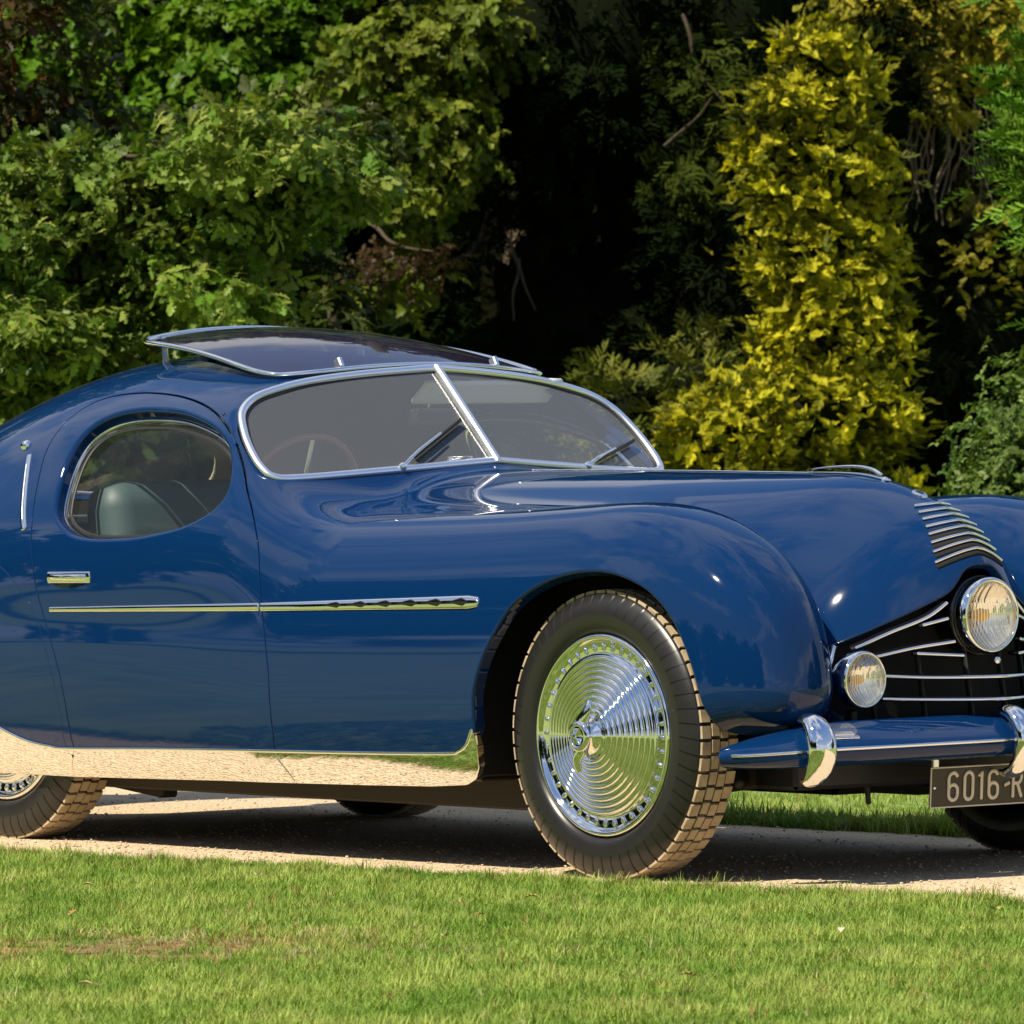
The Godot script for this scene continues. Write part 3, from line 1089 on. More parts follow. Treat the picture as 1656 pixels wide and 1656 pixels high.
# ---------------------------------------------------------------- grille, lamps, bumper, plate
func build_front(car: Node3D) -> void:
	# sheet behind the bars, near-black in place of shade, following the nose
	var rec := Msh.new()
	var nz := 40
	var ny := 22
	for i in nz + 1:
		for j in ny + 1:
			var z := lerpf(-.44, .44, float(i) / nz)
			var y := lerpf(.385, .815, float(j) / ny)
			rec.add(front_at(y, z) + Vector3(-.085 - .02 * cos(z * 3), 0, 0), Vector3(1, 0, 0))
	for i in nz:
		for j in ny:
			rec.quad(i * (ny + 1) + j, (i + 1) * (ny + 1) + j, (i + 1) * (ny + 1) + j + 1, i * (ny + 1) + j + 1)
	var back := part("grille_recess", rec, M.void_black, car)
	var xs := .03
	for z: float in [-.30, -.18, -.06, .06, .18, .30]:
		var p := PackedVector3Array()
		for k in 8:
			p.append(front_at(lerpf(.41, .60, k / 7.0), z) + Vector3(-.05, 0, 0))
		part("stanchion", sweep(p, Vector3(1, 0, 0), .004, .010, false, 6), M.black, back)
	# chrome bars on dark fins
	var bars := [[[.333, .594], [.263, .631], [.197, .659], [.161, .677], [.120, .706]], [[.187, .650], [.125, .666]], [[.302, .571], [.218, .592], [.116, .607]], [[.212, .578], [.098, .571]]]
	var lines := []
	for b in bars:
		for s: float in [1.0, -1.0]:
			var l := []
			for q in b:
				l.append(Vector2(q[0] * s, q[1]))
			lines.append(l)
	lines.append([Vector2(.295, .522), Vector2(.18, .5165), Vector2(0, .515), Vector2(-.18, .5165), Vector2(-.295, .522)])
	lines.append([Vector2(.305, .464), Vector2(.19, .4605), Vector2(0, .458), Vector2(-.19, .4605), Vector2(-.305, .464)])
	for l in lines:
		var q := []
		for v: Vector2 in l:
			q.append(Vector3(v.x, v.y, 0))
		var p := PackedVector3Array()
		var f := PackedVector3Array()
		for v in cr(q, false, 8):
			var w := front_at(v.y, v.x)
			p.append(w + Vector3(.002, 0, 0)); f.append(w + Vector3(-.016, 0, 0))
		var bar := part("grille_bar", sweep(p, Vector3(1, 0, 0), .0050, .006, false, 10), M.chrome, car)
		part("fin", sweep(f, Vector3(1, 0, 0), .007, .020, false, 8), M.gloss_black, bar)
	# moulded lip of the opening
	var gl := PackedVector3Array()
	for s: float in [1.0, -1.0]:
		var src := cr2([[0, .803], [.03, .801], [.058, .786], [.085, .756], [.112, .731], [.16, .706], [.253, .661], [.35, .611], [.392, .585]], false, 5)
		if s > 0:
			src.reverse()
		for q in src:
			gl.append(front_at(q.y, q.x * s))
	part("grille_edge", sweep(gl, Vector3(1, 0, 0), .0032, .004, false, 8), M.dark_paint, car)
	lamp(car, "headlamp", Vector3(.612, .671, 0), .098)
	part("headlamp_nacelle", lathe([[.097, -.03], [.101, -.024], [.104, -.036], [.101, -.09], [.085, -.13]], 48).moved(facing(Vector3(1, 0, 0), Vector3(.605, .671, 0))), M.gloss_black, car)
	for s: float in [1.0, -1.0]:
		lamp(car, "fog_lamp", Vector3(.548, .516, .383 * s), .0735)
		part("lamp_bracket", box(Vector3(.03, .035, .02), .004, Vector3(.49, .42, .375 * s)), M.black, car)
		part("spear_moulding", sweep(PackedVector3Array([Vector3(.470, .600, .415 * s), Vector3(.482, .55, .446 * s), Vector3(.470, .46, .452 * s)]), Vector3(1, 0, 0), .010, .010, false, 10, func(t): return 1.0 - .8 * absf(t - .3)), M.chrome, car)
	part("nose_emblem", lathe([[.010, 0], [.009, .004], [0, .005]], 6).moved(facing(Vector3(1, 0, 0), Vector3(.637, .556, 0))), M.chrome, car)
	# louvres over the nose
	var yp := [.955, .942, .928, .912, .897, .879, .862, .842]
	var dy := [.006, .009, .012, .015, .019, .022, .028, .035]
	var hw := [.060, .070, .078, .086, .093, .100, .107, .115]
	for k in 8:
		var p := PackedVector3Array()
		var u := PackedVector3Array()
		for i in 17:
			var t := i / 8.0 - 1.0
			var w := front_at(yp[k] - dy[k] * pow(absf(t), 1.4), hw[k] * t)
			var nn := fnorm(w)
			p.append(w + nn * .0035); u.append(nn)
		var lv := part("louvre", sweep(p, u, .0042, .0050, false, 10), M.chrome, car)
		var d := PackedVector3Array()
		for i in p.size():
			d.append(p[i] - u[i] * .0035 + Vector3(.007, -.009, 0))
		part("louvre_shadow", sweep(d, u, .0080, .0026, false, 6), M.void_black, lv)  # dark strip painting the shadow below the louvre
	var bp := top_at(.352, 0)
	var badge := part("badge", lathe([[.020, -.003], [.020, .003], [.016, .006], [.012, .005], [0, .006]], 28).moved(facing(fnorm(bp), bp) * Transform3D(Basis().scaled(Vector3(.8, 1.3, 1)), Vector3())), M.chrome, car)
	part("enamel", lathe([[.012, .0055], [.010, .0072], [0, .0075]], 20).moved(facing(fnorm(bp), bp) * Transform3D(Basis().scaled(Vector3(.7, 1.2, 1)), Vector3())), M.dark_paint, badge)
	# bonnet ornament: a slim double wing with a knob at the front
	var lo := PackedVector3Array()
	var hi := PackedVector3Array()
	for k in 14:
		var t := k / 13.0
		var w := top_at(lerpf(-.07, .235, t), 0)
		lo.append(w + Vector3(0, .003, 0))
		w = top_at(lerpf(-.06, .205, t), 0)
		hi.append(w + Vector3(0, .010 + .016 * pow(t, .6) - .014 * pow(t, 9.0), 0))
	var orn := part("bonnet_ornament", sweep(lo, Vector3.UP, .009, .005, false, 10, func(t): return .35 + .65 * t), M.chrome, car)
	part("wing", sweep(hi, Vector3.UP, .007, .0055, false, 10, func(t): return .3 + .7 * t), M.chrome, orn)
	var kp := top_at(.222, 0)
	part("knob", lathe([[.011, -.004], [.010, .004], [.006, .009], [0, .010]], 16).moved(facing(fnorm(kp), kp)), M.chrome, orn)
	# bumper bar: one profile carried along a bowed line
	var plan := cr([Vector3(.500, .338, .832), Vector3(.555, .340, .775), Vector3(.615, .345, .690), Vector3(.655, .350, .600), Vector3(.692, .353, .42), Vector3(.712, .355, .22), Vector3(.718, .356, 0), Vector3(.712, .355, -.22), Vector3(.692, .353, -.42), Vector3(.655, .350, -.600), Vector3(.615, .345, -.690), Vector3(.555, .340, -.775), Vector3(.500, .338, -.832)], false, 8)
	var prof := [[-.125, .064], [-.095, .063], [-.048, .048], [-.010, .016], [.000, .004], [.004, -.004], [.004, -.016], [-.002, -.028], [-.014, -.038], [-.032, -.044], [-.06, -.044], [-.09, -.036]]
	var bm := Msh.new()
	var np := prof.size()
	for i in plan.size():
		var tg := (plan[mini(i + 1, plan.size() - 1)] - plan[maxi(i - 1, 0)]).normalized()
		var outw := tg.cross(Vector3.UP).normalized()
		if outw.x < 0:
			outw = -outw
		var e := minf(i, plan.size() - 1 - i) / 24.0
		var ks := pow(clampf(e + .05, 0, 1), .6) if e < 1 else 1.0
		for j in np:
			var a: Array = prof[(j - 1 + np) % np]
			var b: Array = prof[(j + 1) % np]
			var d := Vector2(b[0] - a[0], b[1] - a[1])
			var nr := Vector2(-d.y, d.x).normalized()
			var yy: float = prof[j][1]
			bm.add(plan[i] + outw * prof[j][0] * ks + Vector3(0, yy * (lerpf(.12, 1.0, ks) if yy > 0 else lerpf(.60, 1.0, ks)), 0), (outw * nr.x + Vector3(0, nr.y, 0)).normalized())
	for i in plan.size() - 1:
		for j in np:
			var j2 := (j + 1) % np
			bm.quad(i * np + j, (i + 1) * np + j, (i + 1) * np + j2, i * np + j2)
	for e in [0, plan.size() - 1]:
		var c := bm.add(plan[e] + (plan[e] - plan[1 if e == 0 else e - 1]).normalized() * .006, (plan[e] - plan[1 if e == 0 else e - 1]).normalized())
		for j in np:
			bm.tri(e * np + j, e * np + (j + 1) % np, c)
	var bump := part("bumper", bm, M.paint, car)
	var st := PackedVector3Array()
	for i in range(3, plan.size() - 3):
		var tg := (plan[i + 1] - plan[i - 1]).normalized()
		var outw := tg.cross(Vector3.UP).normalized()
		if outw.x < 0:
			outw = -outw
		st.append(plan[i] + outw * .003)
	part("bumper_strip", sweep(st, Vector3.UP, .004, .0045, false, 8), M.chrome, bump)
	for q in [[.668, .655, .62], [.722, .0, 1.0], [.668, -.655, .62]]:
		var outw := Vector3(1, 0, 0) if q[1] == 0.0 else Vector3(.97, 0, signf(q[1]) * .24)
		var c := Vector3(q[0], .354, q[1])
		var p := PackedVector3Array()
		for k in 19:
			var a := lerpf(2.0, -1.85, k / 18.0)
			p.append(c + outw * (-.058 + .082 * cos(a)) + Vector3(0, .074 * sin(a) if a > 0 else .086 * sin(a), 0))
		part("overrider", sweep(p, outw.cross(Vector3.UP).normalized(), .026, .040, false, 20, func(t): return maxf(.10, pow(sin(PI * clampf(t * .94 + .03, 0, 1)), .72))), M.chrome, bump)
	for s: float in [1.0, -1.0]:
		var at := Vector3(.628, .398, .545 * s)
		var x := Transform3D(Basis(Vector3.UP, -.22 * s) * Basis(Vector3(0, 0, 1), -.30), at)
		part("indicator_lamp", box(Vector3(.050, .022, .090), .008).moved(x), M.lens, bump)
		part("lamp_base", box(Vector3(.056, .006, .098), .002, Vector3(0, -.014, 0)).moved(x), M.chrome, bump)
		part("lamp_reflector", box(Vector3(.038, .006, .076), .002, Vector3(0, -.008, 0)).moved(x), M.satin, bump)
	# number plate
	var pl := Node3D.new()
	pl.name = "number_plate"
	car.add_child(pl, true)
	pl.transform = Transform3D(Basis(Vector3.UP, PI / 2) * Basis(Vector3(1, 0, 0), .06), Vector3(.622, .237, 0))
	part("plate_board", box(Vector3(.458, .106, .004), .0015), M.plate, pl)
	var rim := PackedVector3Array()
	for q in [[-.227, -.051], [.227, -.051], [.227, .051], [-.227, .051]]:
		rim.append(Vector3(q[0], q[1], .003))
	var rm := Msh.new()
	for k in 4:
		rm.join(sweep(PackedVector3Array([rim[k], rim[(k + 1) % 4]]), Vector3(0, 0, 1), .0022, .0022, false, 6))
	part("plate_rim", rm, M.numeral, pl)
	var num := numerals()
	var xx := -.168
	for ch in "6016-R":
		part("numeral", strokes(num[ch], .0050, .0030), M.numeral, pl, Transform3D(Basis(), Vector3(xx, -.037, .0035)))
		xx += {"1": .042, "-": .030}.get(ch, .055) - (.010 if ch == "0" else 0.0)
	part("plate_screw", lathe([[.005, 0], [.004, .003], [0, .004]], 12), M.chrome, pl, Transform3D(Basis(), Vector3(-.213, .0, .002)))
	part("plate_bracket", box(Vector3(.020, .03, .01), .002, Vector3(-.210, .064, -.002)), M.satin, pl)

# ---------------------------------------------------------------- inside and underneath
func build_inside(car: Node3D) -> void:
	part("floor_pan", box(Vector3(2.75, .03, 1.46), .005, Vector3(-1.93, .25, 0)), M.black, car)
	part("bulkhead", box(Vector3(.03, .60, 1.30), .005, Vector3(-1.12, .56, 0)), M.black, car)
	part("rear_bulkhead", box(Vector3(.03, .58, 1.40), .005, Vector3(-3.2, .53, 0)), M.black, car)
	for s: float in [1.0, -1.0]:
		part("wheel_well", box(Vector3(.86, .56, .02), .004, Vector3(-.09, .53, .49 * s)), M.void_black, car)
		part("wheel_well", box(Vector3(.02, .58, .32), .004, Vector3(-.53, .54, .64 * s)), M.void_black, car)
		part("chassis_rail", box(Vector3(2.2, .09, .06), .006, Vector3(-1.35, .200, .58 * s)), M.chassis, car)
		part("chassis_rail", box(Vector3(.66, .10, .06), .006).moved(Transform3D(Basis(Vector3(0, 0, 1), .13), Vector3(.02, .255, .50 * s))), M.chassis, car)
		part("rear_spring", box(Vector3(.9, .06, .06), .006).moved(Transform3D(Basis(Vector3(0, 0, 1), -.10), Vector3(-2.65, .20, .50 * s))), M.chassis, car)
		part("exhaust_pipe", sweep(PackedVector3Array([Vector3(-2.9, .20, .36 * s), Vector3(-2.3, .21, .36 * s), Vector3(-1.0, .21, .34 * s)]), Vector3.UP, .035, .035, false, 12), M.black, car)
		part("shock_absorber", sweep(PackedVector3Array([Vector3(.26, .25, .56 * s), Vector3(.16, .46, .52 * s)]), Vector3(1, 0, 0), .03, .03, false, 10), M.black, car)
	part("front_axle", sweep(PackedVector3Array([Vector3(0, .34, .64), Vector3(0, .29, 0), Vector3(0, .34, -.64)]), Vector3.UP, .035, .045, false, 10), M.chassis, car)
	part("rear_axle", sweep(PackedVector3Array([Vector3(-2.664, .375, .62), Vector3(-2.664, .36, 0), Vector3(-2.664, .375, -.62)]), Vector3.UP, .05, .05, false, 12), M.black, car)
	part("front_crossmember", box(Vector3(.16, .10, 1.12), .01, Vector3(.40, .288, 0)), M.black, car)
	part("track_rod", sweep(PackedVector3Array([Vector3(.20, .27, .62), Vector3(.20, .25, 0), Vector3(.20, .27, -.62)]), Vector3.UP, .014, .014, false, 8), M.chassis, car)
	part("drain_pipe", sweep(PackedVector3Array([Vector3(.45, .26, .29), Vector3(.46, .195, .29)]), Vector3(1, 0, 0), .007, .007, false, 8), M.black, car)
	part("front_apron", box(Vector3(.16, .03, 1.24), .008, Vector3(.50, .392, 0)), M.dark_paint, car)
	part("sump", box(Vector3(1.1, .12, .34), .02, Vector3(-.35, .26, 0)), M.black, car)
	# seats
	for s: float in [1.0, -1.0]:
		var seat := Node3D.new()
		seat.name = "seat" if s > 0 else "seat_001"
		car.add_child(seat, true)
		seat.position = Vector3(-2.17, .40, .38 * s)
		var bk := cushion(Vector3(.17, .60, .58), .068)
		part("backrest", bk, M.leather, seat, Transform3D(Basis(Vector3(0, 0, 1), .20), Vector3(-.10, .32, 0)))
		part("cushion", cushion(Vector3(.55, .20, .56), .08), M.leather, seat, Transform3D(Basis(), Vector3(.22, .06, 0)))
		var pp := PackedVector3Array()
		for k in 25:
			var a := PI * k / 24.0
			pp.append(Vector3(.06, -.25 + .52 * pow(sin(a), .35), -.255 * cos(a)))
		part("piping", sweep(pp, Vector3(1, 0, 0), .005, .005, false, 6), M.black, seat, Transform3D(Basis(Vector3(0, 0, 1), .20), Vector3(-.10, .32, 0)))
	part("rear_seat", cushion(Vector3(.25, .55, 1.2), .09), M.leather, car, Transform3D(Basis(Vector3(0, 0, 1), .3), Vector3(-2.85, .62, 0)))
	part("parcel_shelf", box(Vector3(.40, .02, 1.2), .006, Vector3(-3.0, .90, 0)), M.cream, car)
	part("dashboard", cushion(Vector3(.22, .20, 1.22), .07), M.dash, car, Transform3D(Basis(), Vector3(-1.58, .925, 0)))
	var sw := Node3D.new()
	sw.name = "steering_wheel"
	car.add_child(sw, true)
	sw.transform = facing(Vector3(-.90, .42, 0), Vector3(-1.80, .955, .36))
	var ring := PackedVector3Array()
	for k in 48:
		ring.append(Vector3(cos(TAU * k / 48) * .205, sin(TAU * k / 48) * .205, 0))
	part("rim", sweep(ring, Vector3(0, 0, 1), .010, .010, true, 10), M.wood, sw)
	for k in 3:
		var a := TAU * k / 3 + PI / 2
		part("spoke", sweep(PackedVector3Array([Vector3(0, 0, -.02), Vector3(cos(a) * .2, sin(a) * .2, 0)]), Vector3(0, 0, 1), .008, .004, false, 6), M.satin, sw)
	part("boss", lathe([[.035, -.03], [.033, 0], [.02, .012], [0, .014]], 20), M.gloss_black, sw)
	part("column", sweep(PackedVector3Array([Vector3(0, 0, -.02), Vector3(0, 0, -.32)]), Vector3(1, 0, 0), .018, .018, false, 10), M.black, sw)
	part("sun_visor", cushion(Vector3(.02, .10, .50), .008), M.visor, car, Transform3D(Basis(Vector3(0, 0, 1), -.9), Vector3(-1.70, 1.262, -.26)))
	part("rear_mirror", cushion(Vector3(.02, .05, .18), .009), M.gloss_black, car, Transform3D(Basis(), Vector3(-1.62, 1.19, 0)))
	part("dash_mirror", cushion(Vector3(.012, .035, .09), .005), M.chrome, car, Transform3D(Basis(), Vector3(-1.44, 1.065, .06)))

# soft block
func cushion(size: Vector3, r: float) -> Msh:
	var m := Msh.new()
	var h := size * .5
	r = minf(r, minf(h.x, minf(h.y, h.z)) * .98)
	var n := 10
	for ax in 3:
		for s: float in [-1.0, 1.0]:
			var b0 := m.v.size()
			for i in n + 1:
				for j in n + 1:
					var q := Vector3()
					q[ax] = s
					q[(ax + 1) % 3] = tan((i * 2.0 / n - 1) * PI / 4)
					q[(ax + 2) % 3] = tan((j * 2.0 / n - 1) * PI / 4)
					var c := Vector3(clampf(q.x * h.x, -h.x + r, h.x - r), clampf(q.y * h.y, -h.y + r, h.y - r), clampf(q.z * h.z, -h.z + r, h.z - r))
					var d := (q * h - c)
					if d.length() < 1e-6:
						d = Vector3()
						d[ax] = s
					d = d.normalized()
					m.add(c + d * r, d)
			for i in n:
				for j in n:
					m.quad(b0 + i * (n + 1) + j, b0 + (i + 1) * (n + 1) + j, b0 + (i + 1) * (n + 1) + j + 1, b0 + i * (n + 1) + j + 1)
	return m
# ---------------------------------------------------------------- plants
# the edge of the wood runs across the drive: a along it, b away from the lawn
const WO := Vector3(-.577, 0, .60)
const WA := Vector3(.6442, 0, -.7649)
const WB := Vector3(-.7649, 0, -.6442)
func wood(a: float, b: float, y := 0.0) -> Vector3:
	return WO + WA * a + WB * b + Vector3(0, y, 0)

class Many:
	var buf := PackedFloat32Array()
	var n := 0
	func put(b: Basis, o: Vector3, c: Color) -> void:
		buf.append_array([b.x.x, b.y.x, b.z.x, o.x, b.x.y, b.y.y, b.z.y, o.y, b.x.z, b.y.z, b.z.z, o.z, c.r, c.g, c.b, 1.0])
		n += 1

func many(called: String, l: Many, mesh: Mesh, m: Material, parent: Node3D, stuff := true) -> void:
	if l.n == 0:
		return
	var mm := MultiMesh.new()
	mm.transform_format = MultiMesh.TRANSFORM_3D
	mm.use_colors = true
	mm.mesh = mesh
	mm.instance_count = l.n
	mm.buffer = l.buf
	var o := MultiMeshInstance3D.new()
	o.multimesh = mm
	o.material_override = m
	if parent == self:
		o.name = numbered(called)
	else:
		var s := called
		var k := 0
		while parent.has_node(s):
			k += 1
			s = "%s_%03d" % [called, k]
		o.name = s
	parent.add_child(o, true)
	if stuff:
		o.set_meta("kind", "stuff")

# the shoots nearest the lawn are parts of their own
func singles(called: String, l: Many, mesh: Mesh, like: StandardMaterial3D, parent: Node3D, count: int) -> void:
	var order := []
	for i in l.n:
		var o := Vector3(l.buf[i * 16 + 3], l.buf[i * 16 + 7], l.buf[i * 16 + 11])
		if o.y > 1.15 and (o - WO).dot(WA) > -2.25:
			order.append([(o - WO).dot(WB), i])
	order.sort_custom(func(p, q): return p[0] < q[0])
	var tones := []
	var taken_ := {}
	for q in order.slice(0, count):
		var i: int = q[1] * 16
		taken_[q[1]] = true
		var c := Color(l.buf[i + 12], l.buf[i + 13], l.buf[i + 14])
		var best := -1
		for k in tones.size():
			if absf(tones[k][0].g - c.g) < .014 and absf(tones[k][0].r - c.r) < .022:
				best = k
		if best < 0:
			var m: StandardMaterial3D = like.duplicate()
			m.vertex_color_use_as_albedo = false
			m.albedo_color = c.linear_to_srgb()
			tones.append([c, m])
			best = tones.size() - 1
		var b := Basis(Vector3(l.buf[i], l.buf[i + 4], l.buf[i + 8]), Vector3(l.buf[i + 1], l.buf[i + 5], l.buf[i + 9]), Vector3(l.buf[i + 2], l.buf[i + 6], l.buf[i + 10]))
		part(called, mesh, tones[best][1], parent, Transform3D(b, Vector3(l.buf[i + 3], l.buf[i + 7], l.buf[i + 11])))
	var rest := PackedFloat32Array()
	for i in l.n:
		if not taken_.has(i):
			rest.append_array(l.buf.slice(i * 16, i * 16 + 16))
	l.buf = rest
	l.n -= taken_.size()

func leaf_mat(rough: float, back: Color) -> StandardMaterial3D:
	var m := StandardMaterial3D.new()
	m.vertex_color_use_as_albedo = true
	m.roughness = rough
	m.metallic_specular = .25
	m.backlight_enabled = true
	m.backlight = back.linear_to_srgb()
	m.cull_mode = BaseMaterial3D.CULL_DISABLED
	return m

# a leaf along +z with its face up (+y); w: half widths along the midrib
func leaf(m: Msh, x: Transform3D, w: Array, length: float, fold: float, bend: float) -> void:
	var n := w.size()
	var b := m.v.size()
	for i in n:
		var t: float = w[i][0]
		var c := Vector3(0, -bend * t * t * length, t * length)
		var h: float = w[i][1] * length
		for s: float in [-1.0, 0.0, 1.0]:
			m.add(x * (c + Vector3(s * h, absf(s) * h * fold, 0)), (x.basis * Vector3(-s * fold, 1, bend)).normalized())
	for i in n - 1:
		var k := b + i * 3
		m.quad(k, k + 1, k + 4, k + 3)
		m.quad(k + 1, k + 2, k + 5, k + 4)

func stem(m: Msh, p: PackedVector3Array, r: float) -> void:
	m.join(sweep(p, Vector3(.3, 1, .1).normalized(), r, r, false, 3, func(t): return 1.0 - .6 * t, false))

const OAK := [[0, .01], [.10, .03], [.18, .17], [.25, .20], [.31, .09], [.38, .12], [.46, .30], [.53, .30], [.58, .14], [.66, .20], [.73, .30], [.80, .24], [.86, .13], [.92, .17], [.97, .11], [1, .02]]
const PLAIN := [[0, .02], [.2, .20], [.45, .30], [.7, .22], [1, .01]]
const MAPLE := [[0, .02], [.08, .30], [.20, .48], [.30, .26], [.42, .40], [.52, .46], [.62, .22], [.80, .14], [1, .01]]

func sprig(shape: Array, count: int, length: float, size: float, spread: float) -> ArrayMesh:
	var m := Msh.new()
	var p := PackedVector3Array([Vector3(), Vector3(.006, .004, length * .5), Vector3(0, -.012, length)])
	stem(m, p, .0022)
	for k in count:
		var t := (k + .6) / count
		var o := Vector3(0, -.012 * t, length * t)
		var yaw := (1.0 if k % 2 else -1.0) * rng.randf_range(.5, spread) * (1.0 - .5 * t)
		var b := Basis(Vector3.UP, yaw) * Basis(Vector3.RIGHT, rng.randf_range(-.5, .6)) * Basis(Vector3.BACK, rng.randf_range(-.7, .7))
		leaf(m, Transform3D(b, o), shape, size * rng.randf_range(.75, 1.15), rng.randf_range(.1, .45), rng.randf_range(.0, .5))
	return m.mesh()

# flat conifer spray along +z: side shoots with scale-leaf fingers
func spray(length: float, shoots: int, droop: float, hook: float) -> ArrayMesh:
	var m := Msh.new()
	for k in shoots:
		for s: float in [-1.0, 1.0]:
			var t := (k + (.5 if s > 0 else .15)) / shoots
			var o := Vector3(0, -droop * t * t + hook * sin(t * 3.0) * .02, length * t)
			var l := length * (.42 * (1.0 - .75 * t) + .06)
			var b := Basis(Vector3.UP, s * rng.randf_range(.55, .95)) * Basis(Vector3.RIGHT, rng.randf_range(-.35, .35)) * Basis(Vector3.BACK, rng.randf_range(-.5, .5))
			leaf(m, Transform3D(b, o), [[0, .04], [.18, .13], [.30, .07], [.45, .16], [.58, .07], [.74, .12], [1, .01]], l, .35, -.25 * hook)
	leaf(m, Transform3D(Basis(), Vector3(0, -droop * .8, length * .85)), [[0, .05], [.4, .16], [1, .01]], length * .32, .3, .1)
	return m.mesh()

# fan of overlapping scale leaves that hooks up at its tip
func plume(length: float) -> ArrayMesh:
	var m := Msh.new()
	for k in 9:
		var t := k / 8.0
		for sd: float in ([-1.0, 1.0] if k < 8 else [0.0]):
			var l := length * (.50 - .30 * t) if k < 8 else length * .36
			var b := Basis(Vector3.UP, sd * rng.randf_range(.55, .95)) * Basis(Vector3.RIGHT, rng.randf_range(-.35, .2)) * Basis(Vector3.BACK, rng.randf_range(-.5, .5))
			leaf(m, Transform3D(b, Vector3(0, .10 * length * t * t, length * .82 * t)), [[0, .06], [.25, .17], [.5, .15], [.75, .13], [1, .01]], l, .35, -.3)
	return m.mesh()

func look(d: Vector3, roll: float, s: float) -> Basis:
	d = d.normalized()
	var x := Vector3.UP.cross(d)
	if x.length() < .05:
		x = Vector3(1, 0, 0)
	x = x.normalized()
	return (Basis(x, d.cross(x), d) * Basis(Vector3.BACK, roll)).scaled(Vector3(s, s, s))

func mixed(c0: Color, c1: Color, v := .25) -> Color:
	var c := c0.lerp(c1, rng.randf())
	var k := rng.randf_range(1.0 - v, 1.0 + v)
	return Color(c.r * k, c.g * k, c.b * k)

# bough: [a, b, y, ra, rb, ry, clumps, sprigs per clump]; up: lift of the shoots (below 0 hangs)
func fill(l: Many, boughs: Array, up: float, spread: float, s0: float, s1: float, c0: Color, c1: Color, shell := .7, face := false) -> void:
	for q in boughs:
		for k in int(q[6]):
			var d := Vector3(rng.randfn(), rng.randfn(), rng.randfn()).normalized()
			var rr := lerpf(shell, 1.05, sqrt(rng.randf()))
			var c: Vector3 = wood(q[0] + d.x * q[3] * rr, q[1] + d.z * q[4] * rr, q[2] + d.y * q[5] * rr)
			var outw: Vector3 = (WA * d.x + WB * d.z + Vector3(0, d.y * .6, 0)).normalized()
			var tone := mixed(c0, c1)
			for j in int(q[7]):
				var o := c + Vector3(rng.randfn(), rng.randfn() * .7, rng.randfn()) * spread
				if o.y < .02:
					continue
				var dir := outw + Vector3(rng.randfn(), rng.randfn(), rng.randfn()) * .45 + Vector3(0, up, 0)
				var v := rng.randf_range(.8, 1.2)
				var basis := look(dir, rng.randfn() * .5, rng.randf_range(s0, s1))
				if face:
					# leaves turned to the light: blades face outwards and up, shoots run across and a little upwards
					var fn := (outw * .8 + Vector3(0, .55, 0) + Vector3(rng.randfn(), rng.randfn(), rng.randfn()) * .42).normalized()
					var dd := Vector3(rng.randfn(), rng.randfn() * .7 + up, rng.randfn())
					dd = (dd - fn * dd.dot(fn)).normalized()
					var k2 := rng.randf_range(s0, s1)
					basis = Basis(fn.cross(dd) * k2, fn * k2, dd * k2)
				l.put(basis, o, Color(tone.r * v, tone.g * v, tone.b * v))

func limb(a: Vector3, b: Vector3, r0: float, r1: float, sag: float, seed_: int) -> Msh:
	var p := []
	for k in 7:
		var t := k / 6.0
		var w := Vector3(sin(seed_ * 1.7 + t * 5), sin(seed_ * 2.3 + t * 4), cos(seed_ + t * 6)) * .05 * a.distance_to(b) * sin(PI * t)
		p.append(a.lerp(b, t) + w - Vector3(0, sag * sin(PI * t), 0))
	return sweep(cr(p, false, 3), Vector3(.35, .2, 1).normalized(), r0, r0, false, 8, func(t): return lerpf(1.0, r1 / r0, t))

func trunk(parent: Node3D, a: float, b: float, h: float, r: float) -> void:
	var m := limb(wood(a, b, -.1), wood(a + .1, b, h), r, r * .35, 0, int(a * 10) + 3)
	part("trunk", m, M.bark, parent)

# lumpy near-black hull added to block sky and darken gaps in a crown
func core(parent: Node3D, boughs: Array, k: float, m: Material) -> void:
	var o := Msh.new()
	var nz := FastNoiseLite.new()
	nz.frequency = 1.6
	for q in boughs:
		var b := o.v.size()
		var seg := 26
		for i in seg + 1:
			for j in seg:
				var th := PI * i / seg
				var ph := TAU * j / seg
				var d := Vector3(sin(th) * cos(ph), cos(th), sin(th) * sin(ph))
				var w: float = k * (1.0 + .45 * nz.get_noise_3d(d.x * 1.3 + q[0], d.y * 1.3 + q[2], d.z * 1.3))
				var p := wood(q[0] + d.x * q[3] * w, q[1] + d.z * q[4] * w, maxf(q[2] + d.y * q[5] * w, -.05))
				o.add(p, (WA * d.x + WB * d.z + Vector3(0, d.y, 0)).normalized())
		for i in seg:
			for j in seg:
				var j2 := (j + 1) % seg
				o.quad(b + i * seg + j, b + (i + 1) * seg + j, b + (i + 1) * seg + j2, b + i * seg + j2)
	part("crown_hull", o, m, parent)

func plant_tree(called: String, label: String, group := "", cat := "tree") -> Node3D:
	return thing(called, Vector3(), label, cat, group)

